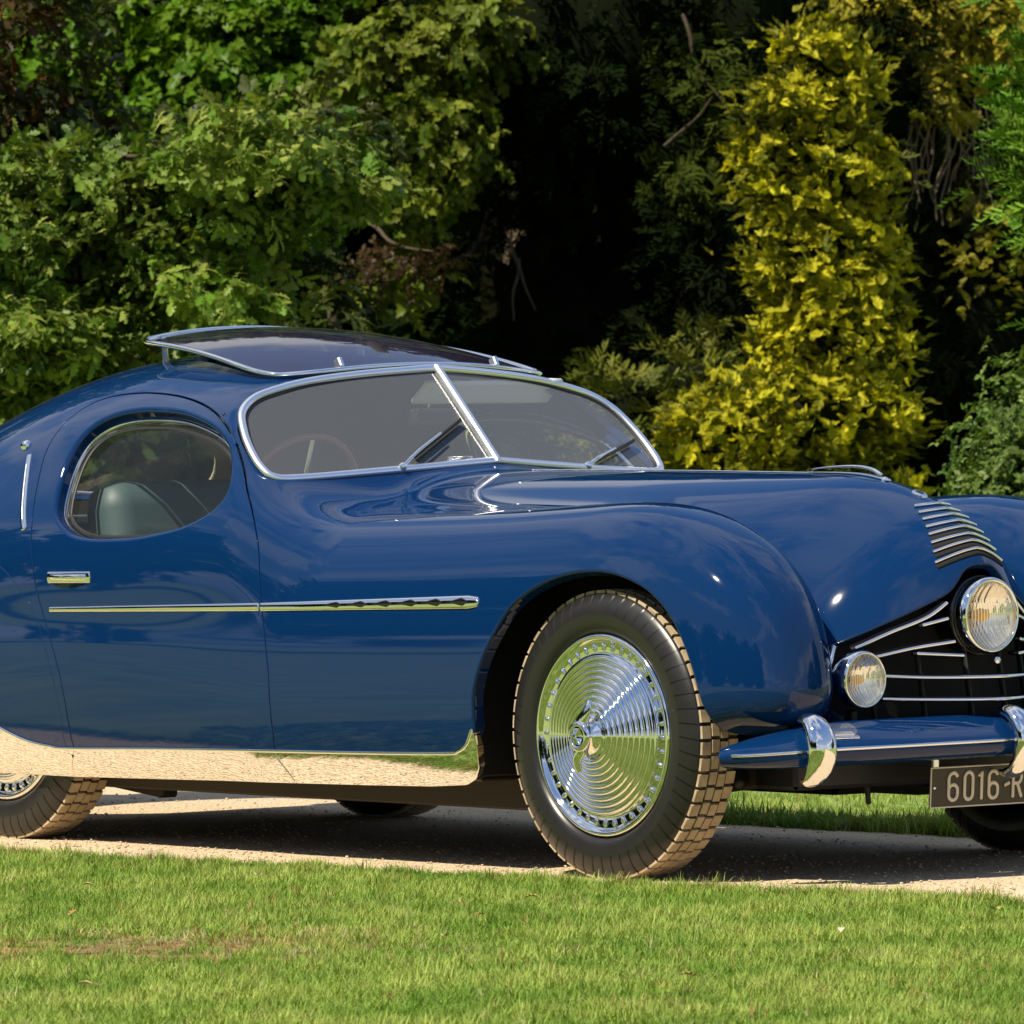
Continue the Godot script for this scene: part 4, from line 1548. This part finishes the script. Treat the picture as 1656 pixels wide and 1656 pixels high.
func build_wood() -> void:
	M.bark = mat(Color(1, 1, 1), .9)
	M.bark.albedo_texture = noise_tex(.03, 21, Color(.035, .026, .018), Color(.12, .095, .07), 256)
	M.bark.uv1_triplanar = true
	M.bark.uv1_scale = Vector3(3, .7, 3)
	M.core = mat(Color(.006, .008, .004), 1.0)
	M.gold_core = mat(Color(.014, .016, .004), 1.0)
	for k in ["core", "gold_core", "bark"]:
		M[k].metallic_specular = .0
	var broad := leaf_mat(.42, Color(.45, .50, .12))
	var needle := leaf_mat(.55, Color(.22, .24, .05))
	var shiny := leaf_mat(.42, Color(.20, .24, .08))
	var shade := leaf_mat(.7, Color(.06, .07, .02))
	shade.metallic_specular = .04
	var golden := leaf_mat(.55, Color(.80, .80, .25))
	var oak := sprig(OAK, 8, .135, .070, 1.3)
	var oak_b := sprig(OAK, 7, .115, .062, 1.4)
	var maple := sprig(MAPLE, 8, .17, .075, 1.35)
	var small := sprig(MAPLE, 9, .15, .054, 1.35)
	var laurel := sprig(PLAIN, 9, .10, .038, 1.3)
	var big := sprig(PLAIN, 9, .75, .42, 1.3)
	var gold := plume(.092)
	var yew := spray(.17, 7, .04, .5)
	var hang := spray(.34, 10, .10, .0)

	# 1 oak on the left, its low boughs in the sun
	var t := plant_tree("oak_tree", "green oak with lobed leaves, its sunlit low boughs spread behind the car's rear window", "", )
	trunk(t, -3.5, 14.2, 7.5, .30)
	var bo := []
	for k in 27:
		var y := rng.randf_range(1.20, 2.40)
		var right := lerpf(-1.45, -.62, smoothstep(1.25, 2.15, y))
		var a := right - 1.9 * pow(rng.randf(), .9)
		var r := rng.randf_range(.15, .34)
		bo.append([a - r * .5, rng.randf_range(12.0, 12.9), y, r, r * 1.1, rng.randf_range(.05, .10), int(r * 80), 7])
	bo.append_array([[-.74, 12.3, 2.17, .16, .2, .05, 9, 6], [-1.75, 12.5, 2.15, .40, .4, .13, 34, 8], [-1.25, 12.4, 1.98, .36, .4, .13, 30, 8], [-2.2, 12.4, 1.95, .36, .4, .14, 30, 8]])
	var l := Many.new()
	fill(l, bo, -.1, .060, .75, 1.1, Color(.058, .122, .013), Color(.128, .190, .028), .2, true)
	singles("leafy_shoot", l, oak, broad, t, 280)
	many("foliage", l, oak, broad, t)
	l = Many.new()
	fill(l, bo, .0, .075, .7, 1.0, Color(.040, .085, .012), Color(.165, .200, .042), .4)
	many("foliage", l, oak_b, broad, t)
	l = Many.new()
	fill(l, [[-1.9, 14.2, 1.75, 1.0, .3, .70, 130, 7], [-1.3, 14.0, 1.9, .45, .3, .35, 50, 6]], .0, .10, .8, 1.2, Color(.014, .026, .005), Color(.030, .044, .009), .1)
	many("shade_foliage", l, oak, broad, t)  # dark leaf colour put in for the shade inside the crown
	# its upper crown, browner and darkened in colour for shade, and the leaves far above the picture
	l = Many.new()
	var ub := [[-2.2, 14.2, 2.75, .42, .5, .40, 34, 6], [-.85, 14.0, 2.36, .34, .4, .12, 15, 5], [-1.3, 14.0, 2.36, .42, .4, .12, 18, 5], [-.95, 13.6, 1.50, .30, .4, .14, 14, 5], [-2.7, 14.4, 3.3, .6, .6, .4, 20, 6]]
	fill(l, ub, .1, .10, .8, 1.15, Color(.030, .052, .012), Color(.065, .070, .018), .2)
	many("foliage", l, oak, broad, t)
	l = Many.new()
	fill(l, [[-2.33, 13.8, 2.95, .28, .3, .42, 22, 5], [-2.2, 13.9, 2.45, .25, .3, .12, 9, 5]], .1, .09, .8, 1.1, Color(.060, .026, .009), Color(.040, .030, .009), .2)
	many("autumn_foliage", l, oak, broad, t)
	l = Many.new()
	fill(l, [[-3.3, 15.0, 5.2, 1.2, .9, .8, 110, 6], [-5.0, 14.6, 6.9, 1.5, 1.3, 1.5, 150, 6]], .1, .2, .4, .65, Color(.06, .11, .03), Color(.11, .15, .04), .3)
	many("upper_crown", l, big, broad, t)
	var seed_ := 1
	for q in bo:
		part("limb", limb(wood(-3.4, 14.1, .9 + q[2] * .5), wood(q[0] + q[3] * .6, q[1] + .1, q[2] - .03), .028, .004, -.06, seed_), M.bark, t)
		seed_ += 1

	# 2 bright broadleaf tree deeper in the wood
	t = plant_tree("maple_tree", "vivid green broadleaf tree above the oak bough, left of the dark hollow", "trees at the edge of the wood")
	trunk(t, .3, 28.5, 9, .28)
	l = Many.new()
	var mb := [[-1.55, 24.8, 3.15, .70, .6, .55, 120, 8], [-1.75, 25.2, 2.55, .5, .5, .3, 50, 7], [-2.5, 25.2, 3.2, .6, .6, .7, 70, 7]]
	fill(l, mb, -.25, .10, .8, 1.2, Color(.045, .115, .006), Color(.095, .170, .012), .3, true)
	many("foliage", l, maple, broad, t)
	l = Many.new()
	fill(l, [[-1.6, 26.0, 5.6, 1.4, 1.0, 1.2, 120, 6], [-1.2, 26.8, 8.0, 1.9, 1.5, 1.6, 120, 6]], .1, .2, .4, .7, Color(.05, .13, .02), Color(.09, .17, .03), .4)
	many("upper_crown", l, big, broad, t)
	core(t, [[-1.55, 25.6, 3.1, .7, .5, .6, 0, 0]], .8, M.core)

	t = plant_tree("hornbeam_tree", "olive green tree with drooping leaf clusters, right of the vivid green tree", "trees at the edge of the wood")
	trunk(t, .35, 23.0, 9, .16)
	l = Many.new()
	mb = [[-.58, 20.4, 3.06, .40, .40, .30, 62, 9], [-.74, 20.5, 2.70, .26, .3, .16, 34, 8], [-.36, 20.3, 2.66, .24, .3, .24, 42, 8], [-.50, 20.3, 2.36, .18, .25, .14, 36, 7], [-.62, 20.5, 1.90, .2, .25, .09, 12, 5], [-.16, 20.5, 3.2, .22, .3, .22, 28, 8]]
	fill(l, mb, -.9, .075, .75, 1.1, Color(.055, .095, .008), Color(.135, .155, .018), .2, true)
	many("foliage", l, small, broad, t)
	l = Many.new()
	fill(l, [[-.5, 21.8, 5.4, .8, .8, 1.1, 60, 6]], -.2, .2, .35, .6, Color(.05, .11, .02), Color(.09, .14, .03), .4)
	many("upper_crown", l, big, broad, t)
	for q in mb:
		part("limb", limb(wood(.3, 22.6, q[2] + .4), wood(q[0], q[1], q[2]), .035, .006, -.1, seed_), M.bark, t)
		seed_ += 1

	# copper bough hanging into the hollow
	t = plant_tree("copper_beech", "small rust coloured bough hanging low over the car roof, left of the dark hollow")
	trunk(t, -1.1, 20.5, 2.2, .06)
	l = Many.new()
	fill(l, [[-.62, 19.4, 1.93, .20, .18, .06, 9, 6], [-.44, 19.3, 1.98, .12, .12, .04, 6, 6], [-.9, 19.8, 1.95, .2, .2, .06, 6, 5]], -.1, .05, .8, 1.1, Color(.040, .020, .007), Color(.028, .020, .007), .2)
	many("foliage", l, laurel, broad, t)
	part("limb", limb(wood(-1.1, 20.4, 2.2), wood(-.40, 19.3, 2.02), .02, .004, -.05, 77), M.bark, t)

	# 3 the dark conifer that fills the middle, with wide boughs high above
	t = plant_tree("yew_tree", "tall conifer with leaves coloured dark for deep shade at the centre, behind the windscreen")
	trunk(t, .55, 22.5, 11, .34)
	l = Many.new()
	var yb := [[.45, 21.4, 1.2, .95, .7, 1.3, 230, 7], [.50, 21.4, 3.2, .95, .7, 1.1, 240, 7], [1.15, 20.7, 1.7, .32, .4, .7, 90, 7], [1.2, 21.2, 3.2, .45, .5, .8, 50, 6]]
	fill(l, yb, -.35, .12, .8, 1.3, Color(.005, .010, .003), Color(.010, .017, .005), .55)  # near-black leaf colour takes the place of deep shade
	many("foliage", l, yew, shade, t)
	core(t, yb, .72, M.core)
	l = Many.new()
	fill(l, [[1.12, 20.4, 3.0, .30, .3, .22, 11, 5], [.98, 20.4, 2.5, .2, .3, .16, 7, 5], [1.35, 20.5, 2.72, .2, .3, .2, 8, 5]], -.5, .07, .7, 1.1, Color(.022, .034, .006), Color(.042, .054, .009), .2, true)  # paler leaf colour stands in for sun on these sprays
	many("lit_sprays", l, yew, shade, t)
	l = Many.new()
	fill(l, [[-.6, 22.8, 8.0, .9, .8, .9, 80, 6], [.6, 24.5, 8.5, 1.4, .9, 1.8, 120, 6]], -.1, .18, .35, .6, Color(.015, .03, .01), Color(.03, .045, .015), .1)
	many("upper_boughs", l, big, needle, t)
	for q in [[-.6, 22.6, 7.8], [.9, 23.6, 7.6]]:
		part("limb", limb(wood(.55, 22.4, 6.4), wood(q[0], q[1], q[2]), .10, .02, -.1, seed_), M.bark, t)
		seed_ += 1
	for q in [[[.0, 20.6, 2.1], [.14, 20.5, 1.72]], [[.05, 20.6, 2.0], [.02, 20.5, 1.66]], [[.95, 20.3, 3.3], [1.2, 20.3, 2.75]], [[.85, 20.4, 2.6], [1.1, 20.2, 2.85]]]:
		part("bare_branch", limb(wood(q[0][0], q[0][1], q[0][2]), wood(q[1][0], q[1][1], q[1][2]), .012, .004, .02, seed_), M.bark, t)
		seed_ += 1

	# 4 golden cypress and the golden growth at its foot
	t = plant_tree("golden_cypress", "bright golden yellow conifer column in the sun, right of the dark hollow")
	trunk(t, 1.58, 18.9, 3.0, .08)
	l = Many.new()
	var gb := [[1.58, 18.8, 2.85, .28, .30, .28, 69, 8], [1.58, 18.8, 2.40, .36, .36, .35, 96, 8], [1.64, 18.8, 1.95, .37, .36, .35, 92, 8], [1.68, 18.8, 1.50, .40, .38, .32, 92, 8], [1.48, 18.6, 1.12, .58, .42, .26, 109, 8], [1.15, 18.5, .98, .34, .36, .24, 57, 8], [1.50, 18.6, .70, .60, .42, .3, 69, 8], [1.36, 18.7, 2.6, .14, .2, .22, 16, 8]]
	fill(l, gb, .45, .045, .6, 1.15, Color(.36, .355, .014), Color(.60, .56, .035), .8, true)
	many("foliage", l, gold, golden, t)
	l = Many.new()
	fill(l, gb, -.1, .08, .7, 1.1, Color(.07, .085, .008), Color(.20, .20, .012), .5)  # greener inner growth, its tone also darkened for shade between tufts
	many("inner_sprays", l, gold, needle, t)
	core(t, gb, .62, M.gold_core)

	t = plant_tree("golden_shrub", "low dull green conifer with yellow tips between the windscreen and the golden column", "", "shrub")
	l = Many.new()
	gb = [[.62, 19.6, 1.10, .30, .35, .35, 34, 6], [.95, 19.6, 1.25, .25, .3, .3, 26, 6], [.8, 19.6, .7, .5, .4, .3, 30, 6]]
	fill(l, gb, .0, .08, .8, 1.2, Color(.045, .062, .010), Color(.12, .13, .015), .6)
	many("foliage", l, yew, needle, t)
	core(t, gb, .6, M.core)
	trunk(t, .8, 19.8, 1.0, .05)

	# 5 tall conifer on the right with golden tips above brown hanging twigs
	t = plant_tree("golden_tipped_conifer", "tall dark conifer with golden sprays over brown hanging twigs, right of the golden column")
	trunk(t, 2.75, 25.0, 10, .26)
	l = Many.new()
	yb = [[2.75, 24.6, 1.3, .75, .6, 1.4, 190, 7], [2.8, 24.6, 3.4, .85, .6, 1.2, 160, 7], [2.15, 23.6, 1.6, .22, .4, .9, 46, 6], [2.15, 23.0, 3.1, .3, .4, .6, 30, 6]]
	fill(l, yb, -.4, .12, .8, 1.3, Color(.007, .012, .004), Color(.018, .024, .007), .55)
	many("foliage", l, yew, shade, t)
	core(t, yb, .72, M.core)
	l = Many.new()
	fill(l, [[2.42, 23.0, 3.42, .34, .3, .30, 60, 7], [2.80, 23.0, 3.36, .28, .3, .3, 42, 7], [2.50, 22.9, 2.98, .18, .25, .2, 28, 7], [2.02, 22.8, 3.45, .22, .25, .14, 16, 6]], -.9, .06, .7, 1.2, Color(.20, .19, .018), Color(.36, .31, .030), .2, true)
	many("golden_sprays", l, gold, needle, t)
	l = Many.new()
	fill(l, [[2.62, 22.8, 2.05, .16, .25, .30, 11, 5], [2.80, 22.6, 1.95, .12, .2, .3, 10, 5]], -.1, .07, .7, 1.1, Color(.13, .125, .014), Color(.22, .20, .02), .2)
	many("golden_sprays", l, gold, needle, t)
	for k in 26:
		var a := rng.randf_range(2.22, 2.78)
		var y := rng.randf_range(2.75, 3.0)
		part("hanging_twig", limb(wood(a, 22.9 + rng.randf() * .3, y), wood(a + rng.randfn() * .09, 22.8 + rng.randf() * .3, y - rng.randf_range(.25, .6)), .007, .003, .0, k), M.twig, t)

	# 6 fresh green conifer at the right edge
	t = plant_tree("green_conifer", "fresh green feathery conifer at the right edge, above the small leaved shrub")
	trunk(t, 2.75, 14.8, 5.5, .10)
	l = Many.new()
	yb = [[2.72, 14.6, 2.45, .40, .4, .62, 130, 8], [2.78, 14.6, 3.6, .45, .4, .7, 50, 7], [2.80, 14.7, 1.7, .3, .3, .4, 20, 6]]
	fill(l, yb, .5, .07, .7, 1.1, Color(.055, .145, .010), Color(.120, .215, .020), .6)
	many("foliage", l, yew, needle, t)
	core(t, yb, .6, M.core)

	# 7 small leaved shrub at the right
	t = plant_tree("laurel_shrub", "dense shrub of small glossy leaves at the right edge, behind the car's far wing", "", "shrub")
	trunk(t, 2.5, 13.7, .8, .04)
	l = Many.new()
	yb = [[2.46, 13.6, .95, .40, .4, .48, 230, 9], [2.30, 13.4, .70, .28, .3, .40, 130, 9], [2.75, 13.6, .8, .45, .4, .5, 40, 7]]
	fill(l, yb, .35, .06, .7, 1.1, Color(.055, .110, .020), Color(.125, .180, .040), .55, true)
	many("foliage", l, laurel, broad, t)
	core(t, yb, .68, M.core)

	# 8 the wood behind, tree by tree
	for k in 13:
		var a := -7.0 + k * 1.25 + rng.randfn() * .2
		var b := 31.0 + (k % 3) * 2.2
		t = plant_tree("woodland_tree", "tall shaded tree of the dark wood behind the sunlit trees", "tall dark trees of the wood behind")
		trunk(t, a, b, 9, .3)
		l = Many.new()
		yb = [[a, b, 1.6, 1.3, 1.1, 2.2, 80, 6], [a, b, 5.0, 1.7, 1.5, 2.6, 90, 6], [a, b, 9.0, 1.6, 1.5, 2.8, 80, 6]]
		fill(l, yb, -.1, .3, .5, .9, Color(.012, .024, .008), Color(.03, .045, .012), .7)
		many("foliage", l, big, broad, t)
		core(t, yb, .82, M.core)
	# 9 park trees across the lawn, seen only as reflections in paint and chrome
	for q in [[-33.2, -15.5], [-34.3, -7.6], [-38.4, 0.0], [-34.9, 7.7], [-31.5, 14.7], [-30.5, 23.4], [-28.3, 33.8], [-19.8, 38.0], [-11.0, 41.0], [-1.6, 36.4], [6.9, 39.3], [14.2, 34.2], [20.6, 29.4], [26.5, -26.5], [22.0, -34.5]]:
		var at := Vector3(q[0] - WO.x, 0, q[1] - WO.z)
		var a := at.dot(WA)
		var b := at.dot(WB)
		var h := rng.randf_range(.9, 1.5)
		t = plant_tree("park_tree", "round headed park tree on the far side of the lawn, mirrored in the paint", "park trees across the lawn")
		trunk(t, a, b, 5 * h, .35)
		l = Many.new()
		yb = [[a, b, 4.6 * h, 3.4 * h, 3.4 * h, 3.6 * h, 110, 6], [a + 1.5, b, 7.4 * h, 2.2 * h, 2.2 * h, 2.2 * h, 50, 6]]
		fill(l, yb, .0, .45, .9, 1.6, Color(.05, .09, .025), Color(.09, .13, .04), .7)
		many("foliage", l, big, broad, t)
		core(t, yb, .85, M.core)

# ---------------------------------------------------------------- drive and lawn
func near_edge(x: float) -> float:
	return .935 - .115 * x + .018 * sin(x * 3.1) + .010 * sin(x * 8.3 + 1) + .006 * sin(x * 21.0)
func far_edge(x: float) -> float:
	return -1.16 - .10 * x - .85 * sst(-1.7, -3.0, x) + .03 * sin(x * 2.3 + 2) + .012 * sin(x * 9.1)

func build_ground() -> void:
	M.lawn = mat(Color(1, 1, 1), .95)
	M.lawn.albedo_texture = noise_tex(.009, 31, Color(.11, .165, .028), Color(.23, .275, .070), 512, 5)
	M.lawn.uv1_triplanar = true
	M.lawn.uv1_world_triplanar = true
	M.lawn.uv1_scale = Vector3(.35, .35, .35)
	M.gravel = mat(Color(1, 1, 1), .95)
	M.gravel.albedo_texture = noise_tex(.035, 33, Color(.46, .35, .215), Color(.62, .495, .335), 512, 5)
	M.gravel.uv1_triplanar = true
	M.gravel.uv1_world_triplanar = true
	M.gravel.uv1_scale = Vector3(1.1, 1.1, 1.1)
	M.gravel.normal_enabled = true
	M.gravel.normal_texture = noise_tex(.09, 35, Color(), Color(), 512, 3, 6.0)
	M.soil = mat(Color(1, 1, 1), .95)
	M.soil.albedo_texture = noise_tex(.04, 37, Color(.10, .055, .022), Color(.30, .18, .07), 256, 4)
	M.soil.uv1_triplanar = true
	M.soil.uv1_world_triplanar = true
	M.soil.uv1_scale = Vector3(2, 2, 2)
	M.twig = mat(Color(.16, .115, .075), .8)
	M.stone = mat(Color(1, 1, 1), .9)
	M.stone.vertex_color_use_as_albedo = true
	var g := Msh.new()
	var c := g.add(Vector3(), Vector3.UP)
	for r in [2.0, 8.0, 30.0, 200.0]:
		for j in 48:
			g.add(Vector3(cos(TAU * j / 48) * r, 0, sin(TAU * j / 48) * r), Vector3.UP)
	for j in 48:
		g.tri(c, 1 + j, 1 + (j + 1) % 48)
		for i in 3:
			g.quad(1 + i * 48 + j, 1 + (i + 1) * 48 + j, 1 + (i + 1) * 48 + (j + 1) % 48, 1 + i * 48 + (j + 1) % 48)
	var o := part("lawn", g, M.lawn, self)
	o.set_meta("kind", "structure")
	var d := Msh.new()
	var n := 500
	for i in n + 1:
		var x := lerpf(-22, 22, float(i) / n)
		d.add(Vector3(x, .004, near_edge(x)), Vector3.UP)
		d.add(Vector3(x, .004, far_edge(x)), Vector3.UP)
	for i in n:
		d.quad(i * 2, i * 2 + 1, i * 2 + 3, i * 2 + 2)
	o = part("gravel_drive", d, M.gravel, self)
	o.set_meta("kind", "structure")
	# bare earth where the turf is worn
	var s := Msh.new()
	c = s.add(Vector3(1.0, .005, 2.96), Vector3.UP)
	for j in 60:
		var a := TAU * j / 60
		var k := 1.0 + .25 * sin(a * 5 + 1) + .18 * sin(a * 9) + .1 * sin(a * 17)
		s.add(Vector3(1.0, .005, 2.96) + (WA * cos(a) * .42 - WB * sin(a) * .26) * k, Vector3.UP)
	for j in 60:
		s.tri(c, 1 + j, 1 + (j + 1) % 60)
	o = part("bare_earth", s, M.soil, self)
	o.set_meta("kind", "structure")
	# loose stones on the drive
	var pm := Msh.new()
	for i in 6:
		for j in 3:
			pass
	var st := lathe([[0, -.5], [.4, -.35], [.5, 0], [.36, .36], [0, .5]], 7)
	var l := Many.new()
	for k in 9000:
		var x := rng.randf_range(-4.6, 2.2)
		var z := lerpf(far_edge(x), near_edge(x), pow(rng.randf(), .55))
		var r := .002 + .007 * pow(rng.randf(), 3.0)
		var t := rng.randf_range(.6, 1.2)
		l.put(Basis(Vector3(rng.randf(), rng.randf(), rng.randf()).normalized(), rng.randf() * 6).scaled(Vector3(r, r * .7, r * 1.2)), Vector3(x, .005 + r * .2, z), Color(.52 * t, .42 * t, .29 * t))
	many("loose_stones", l, st.mesh(), M.stone, self)

	# blades of grass in tufts
	var gm := leaf_mat(.5, Color(.40, .46, .10))
	var tufts := []
	for v in 4:
		var m := Msh.new()
		for k in 13:
			var a := rng.randf() * TAU
			var h := rng.randf_range(.6, 1.0)
			var lean := rng.randf_range(.1, .9)
			var b := Basis(Vector3.UP, a) * Basis(Vector3.RIGHT, -PI / 2 + lean * .5)
			leaf(m, Transform3D(b, Vector3(rng.randfn() * .012, 0, rng.randfn() * .012)), [[0, .030], [.5, .034], [1, .002]], 0.034 * h, .3, rng.randf_range(.1, .8))
		tufts.append(m.mesh())
	var lots := [Many.new(), Many.new(), Many.new(), Many.new()]
	var patch := FastNoiseLite.new()
	patch.frequency = 1.7
	patch.fractal_octaves = 3
	var put := func(x: float, z: float, s: float, dry: float) -> void:
		var nv := patch.get_noise_2d(x, z)
		var c0 := Color(.125, .225, .028).lerp(Color(.300, .370, .085), clampf(.5 + nv * 1.4 + rng.randfn() * .24, 0, 1))
		var q := Vector3(x, 0, z) - Vector3(1.0, 0, 2.96)
		var e := Vector2(q.dot(WA) / .46, q.dot(WB) / .42).length() + patch.get_noise_2d(x * 3, z * 3) * 1.3
		dry = maxf(dry, clampf(1.25 - e, 0, 1))
		if rng.randf() < dry * .75 or rng.randf() < .035:
			c0 = [Color(.34, .24, .10), Color(.24, .14, .06), Color(.38, .34, .18)][rng.randi() % 3]
		var v := rng.randf_range(.75, 1.25)
		lots[rng.randi() % 4].put(Basis(Vector3.UP, rng.randf() * TAU).scaled(Vector3(s, s * (rng.randf_range(.65, 1.25) + (rng.randf_range(.4, .9) if rng.randf() < .03 else 0.0) + nv * .5) * (1.0 - dry * .45), s)), Vector3(x, 0, z), Color(c0.r * v, c0.g * v, c0.b * v))
	# the lawn in front
	for k in 52000:
		var a := rng.randf_range(-1.9, 2.4)
		var b := rng.randf_range(-6.4, .9)
		var p := wood(a, b)
		if p.z > near_edge(p.x) - .012 * absf(rng.randfn()):
			put.call(p.x, p.z, rng.randf_range(.75, 1.15), 0.0)
	# a looser fringe along the gravel
	for k in 1500:
		var x := rng.randf_range(-3.6, 2.2)
		put.call(x, near_edge(x) + rng.randf_range(-.02, .05), rng.randf_range(.75, 1.35), .25)
	# beyond the drive, longer at its edge
	for k in 3400:
		var x := rng.randf_range(-5.5, 1.6)
		put.call(x, far_edge(x) - pow(rng.randf(), 2.0) * .25, rng.randf_range(1.0, 2.1), .0)
	for k in 15000:
		var p := wood(rng.randf_range(-2.6, 2.6), rng.randf_range(.8, 7.5))
		if p.z < far_edge(p.x):
			put.call(p.x, p.z, rng.randf_range(.65, 1.0), 0.0)
	for v in 4:
		many("grass", lots[v], tufts[v], gm, self)

	# fallen leaves
	var fm := [mat(Color(.42, .30, .17), .7), mat(Color(.30, .15, .05), .7), mat(Color(.46, .37, .26), .7), mat(Color(.34, .22, .06), .7)]
	var list := [[-.46, 1.56, .032, 2, "pale buff leaf lying on the grass in front of the door sill"], [-.46, 2.10, .026, 0, "small tan leaf on the grass nearest the rear wheel"], [1.86, 1.19, .030, 3, "ochre leaf on the grass below the number plate"], [1.56, 2.61, .026, 0, "faded pinkish leaf on the lawn right of the bare earth"], [.72, 1.65, .028, 3, "curled brown leaf on the grass in front of the front wheel"], [1.10, 2.13, .022, 1, "dark orange leaf on the lawn below the front wheel"], [2.81, 2.98, .032, 1, "rusty leaf lying at the bottom right of the lawn"], [2.05, 3.98, .028, 0, "tan leaf near the bottom edge, below the bare earth"], [2.1, 1.9, .024, 2, "pale leaf in the lawn at the right, beyond the rusty leaf"], [.35, 2.75, .026, 1, "red brown leaf at the upper edge of the bare earth"]]
	for q in list:
		var m := Msh.new()
		leaf(m, Transform3D(Basis(), Vector3(0, 0, -.5 * q[2])), OAK if q[3] % 2 else PLAIN, q[2] * 1.25, .5, .25)
		var lf := part("fallen_leaf", m, fm[q[3]], self)
		lf.transform = Transform3D(Basis(Vector3.UP, rng.randf() * TAU) * Basis(Vector3.RIGHT, -.35 + rng.randfn() * .2), Vector3(q[0], .040, q[1]))
		tag(lf, q[4], "leaf", "fallen leaves on the lawn")

# ---------------------------------------------------------------- sky with broken cloud
func sky_image() -> Image:
	var w := 640
	var h := 320
	var im := Image.create(w, h, false, Image.FORMAT_RGBF)
	var f := FastNoiseLite.new()
	f.seed = 5
	f.frequency = .55
	f.fractal_octaves = 5
	f.fractal_gain = .52
	f.domain_warp_enabled = true
	f.domain_warp_amplitude = .8
	f.domain_warp_frequency = .7
	for j in h:
		var el := PI * (.5 - (j + .5) / h)
		for i in w:
			if el < -.03:
				im.set_pixel(i, j, Color(.08, .10, .05))
				continue
			var az := TAU * (i + .5) / w
			var d := Vector3(sin(az) * cos(el), sin(el), cos(az) * cos(el))
			var c := Color(.58, .68, .82).lerp(Color(.105, .235, .56), pow(clampf(sin(el), 0, 1), .48))
			var p := d / (d.y + .22) * 1.5
			var v := f.get_noise_3d(p.x, 3.0, p.z)
			var k := smoothstep(.02, .38, v + .06)
			c = c.lerp(Color(1.0, 1.0, 1.02) * (.85 + .35 * v), k * .85)
			im.set_pixel(i, j, c * .56)
	return im

func _ready() -> void:
	rng.seed = 7
	var cam := Camera3D.new()
	cam.name = "camera"
	cam.position = Vector3(14.262, 1.2398, 13.0987)
	cam.rotation = Vector3(-.0154, .8708, -.0104)
	cam.fov = 7.965
	cam.near = 1.0
	cam.far = 400
	var at := CameraAttributesPhysical.new()
	at.frustum_focal_length = 172.35
	at.frustum_focus_distance = 19.0
	at.exposure_aperture = 12.5
	at.frustum_near = 1.0
	at.frustum_far = 400
	cam.attributes = at
	cam.current = true
	add_child(cam)
	var env := Environment.new()
	env.background_mode = Environment.BG_SKY
	var sky := Sky.new()
	var pan := PanoramaSkyMaterial.new()
	pan.panorama = ImageTexture.create_from_image(sky_image())
	sky.sky_material = pan
	env.sky = sky
	env.tonemap_mode = Environment.TONE_MAPPER_LINEAR
	env.tonemap_exposure = 1.65
	env.sdfgi_enabled = true
	env.ssao_enabled = true
	env.ssil_enabled = true
	var we := WorldEnvironment.new()
	we.name = "environment"
	we.environment = env
	add_child(we)
	var sun := DirectionalLight3D.new()
	sun.name = "sun"
	sun.light_energy = 1.6
	sun.light_color = Color(1, .955, .87)
	sun.light_angular_distance = .5
	sun.shadow_enabled = true
	add_child(sun)
	sun.look_at_from_position(Vector3(.05, .80, .60) * 30, Vector3())
	var t0 := Time.get_ticks_msec()
	build_ground()
	build_wood()
	print("wood ms ", Time.get_ticks_msec() - t0)
	build_car()
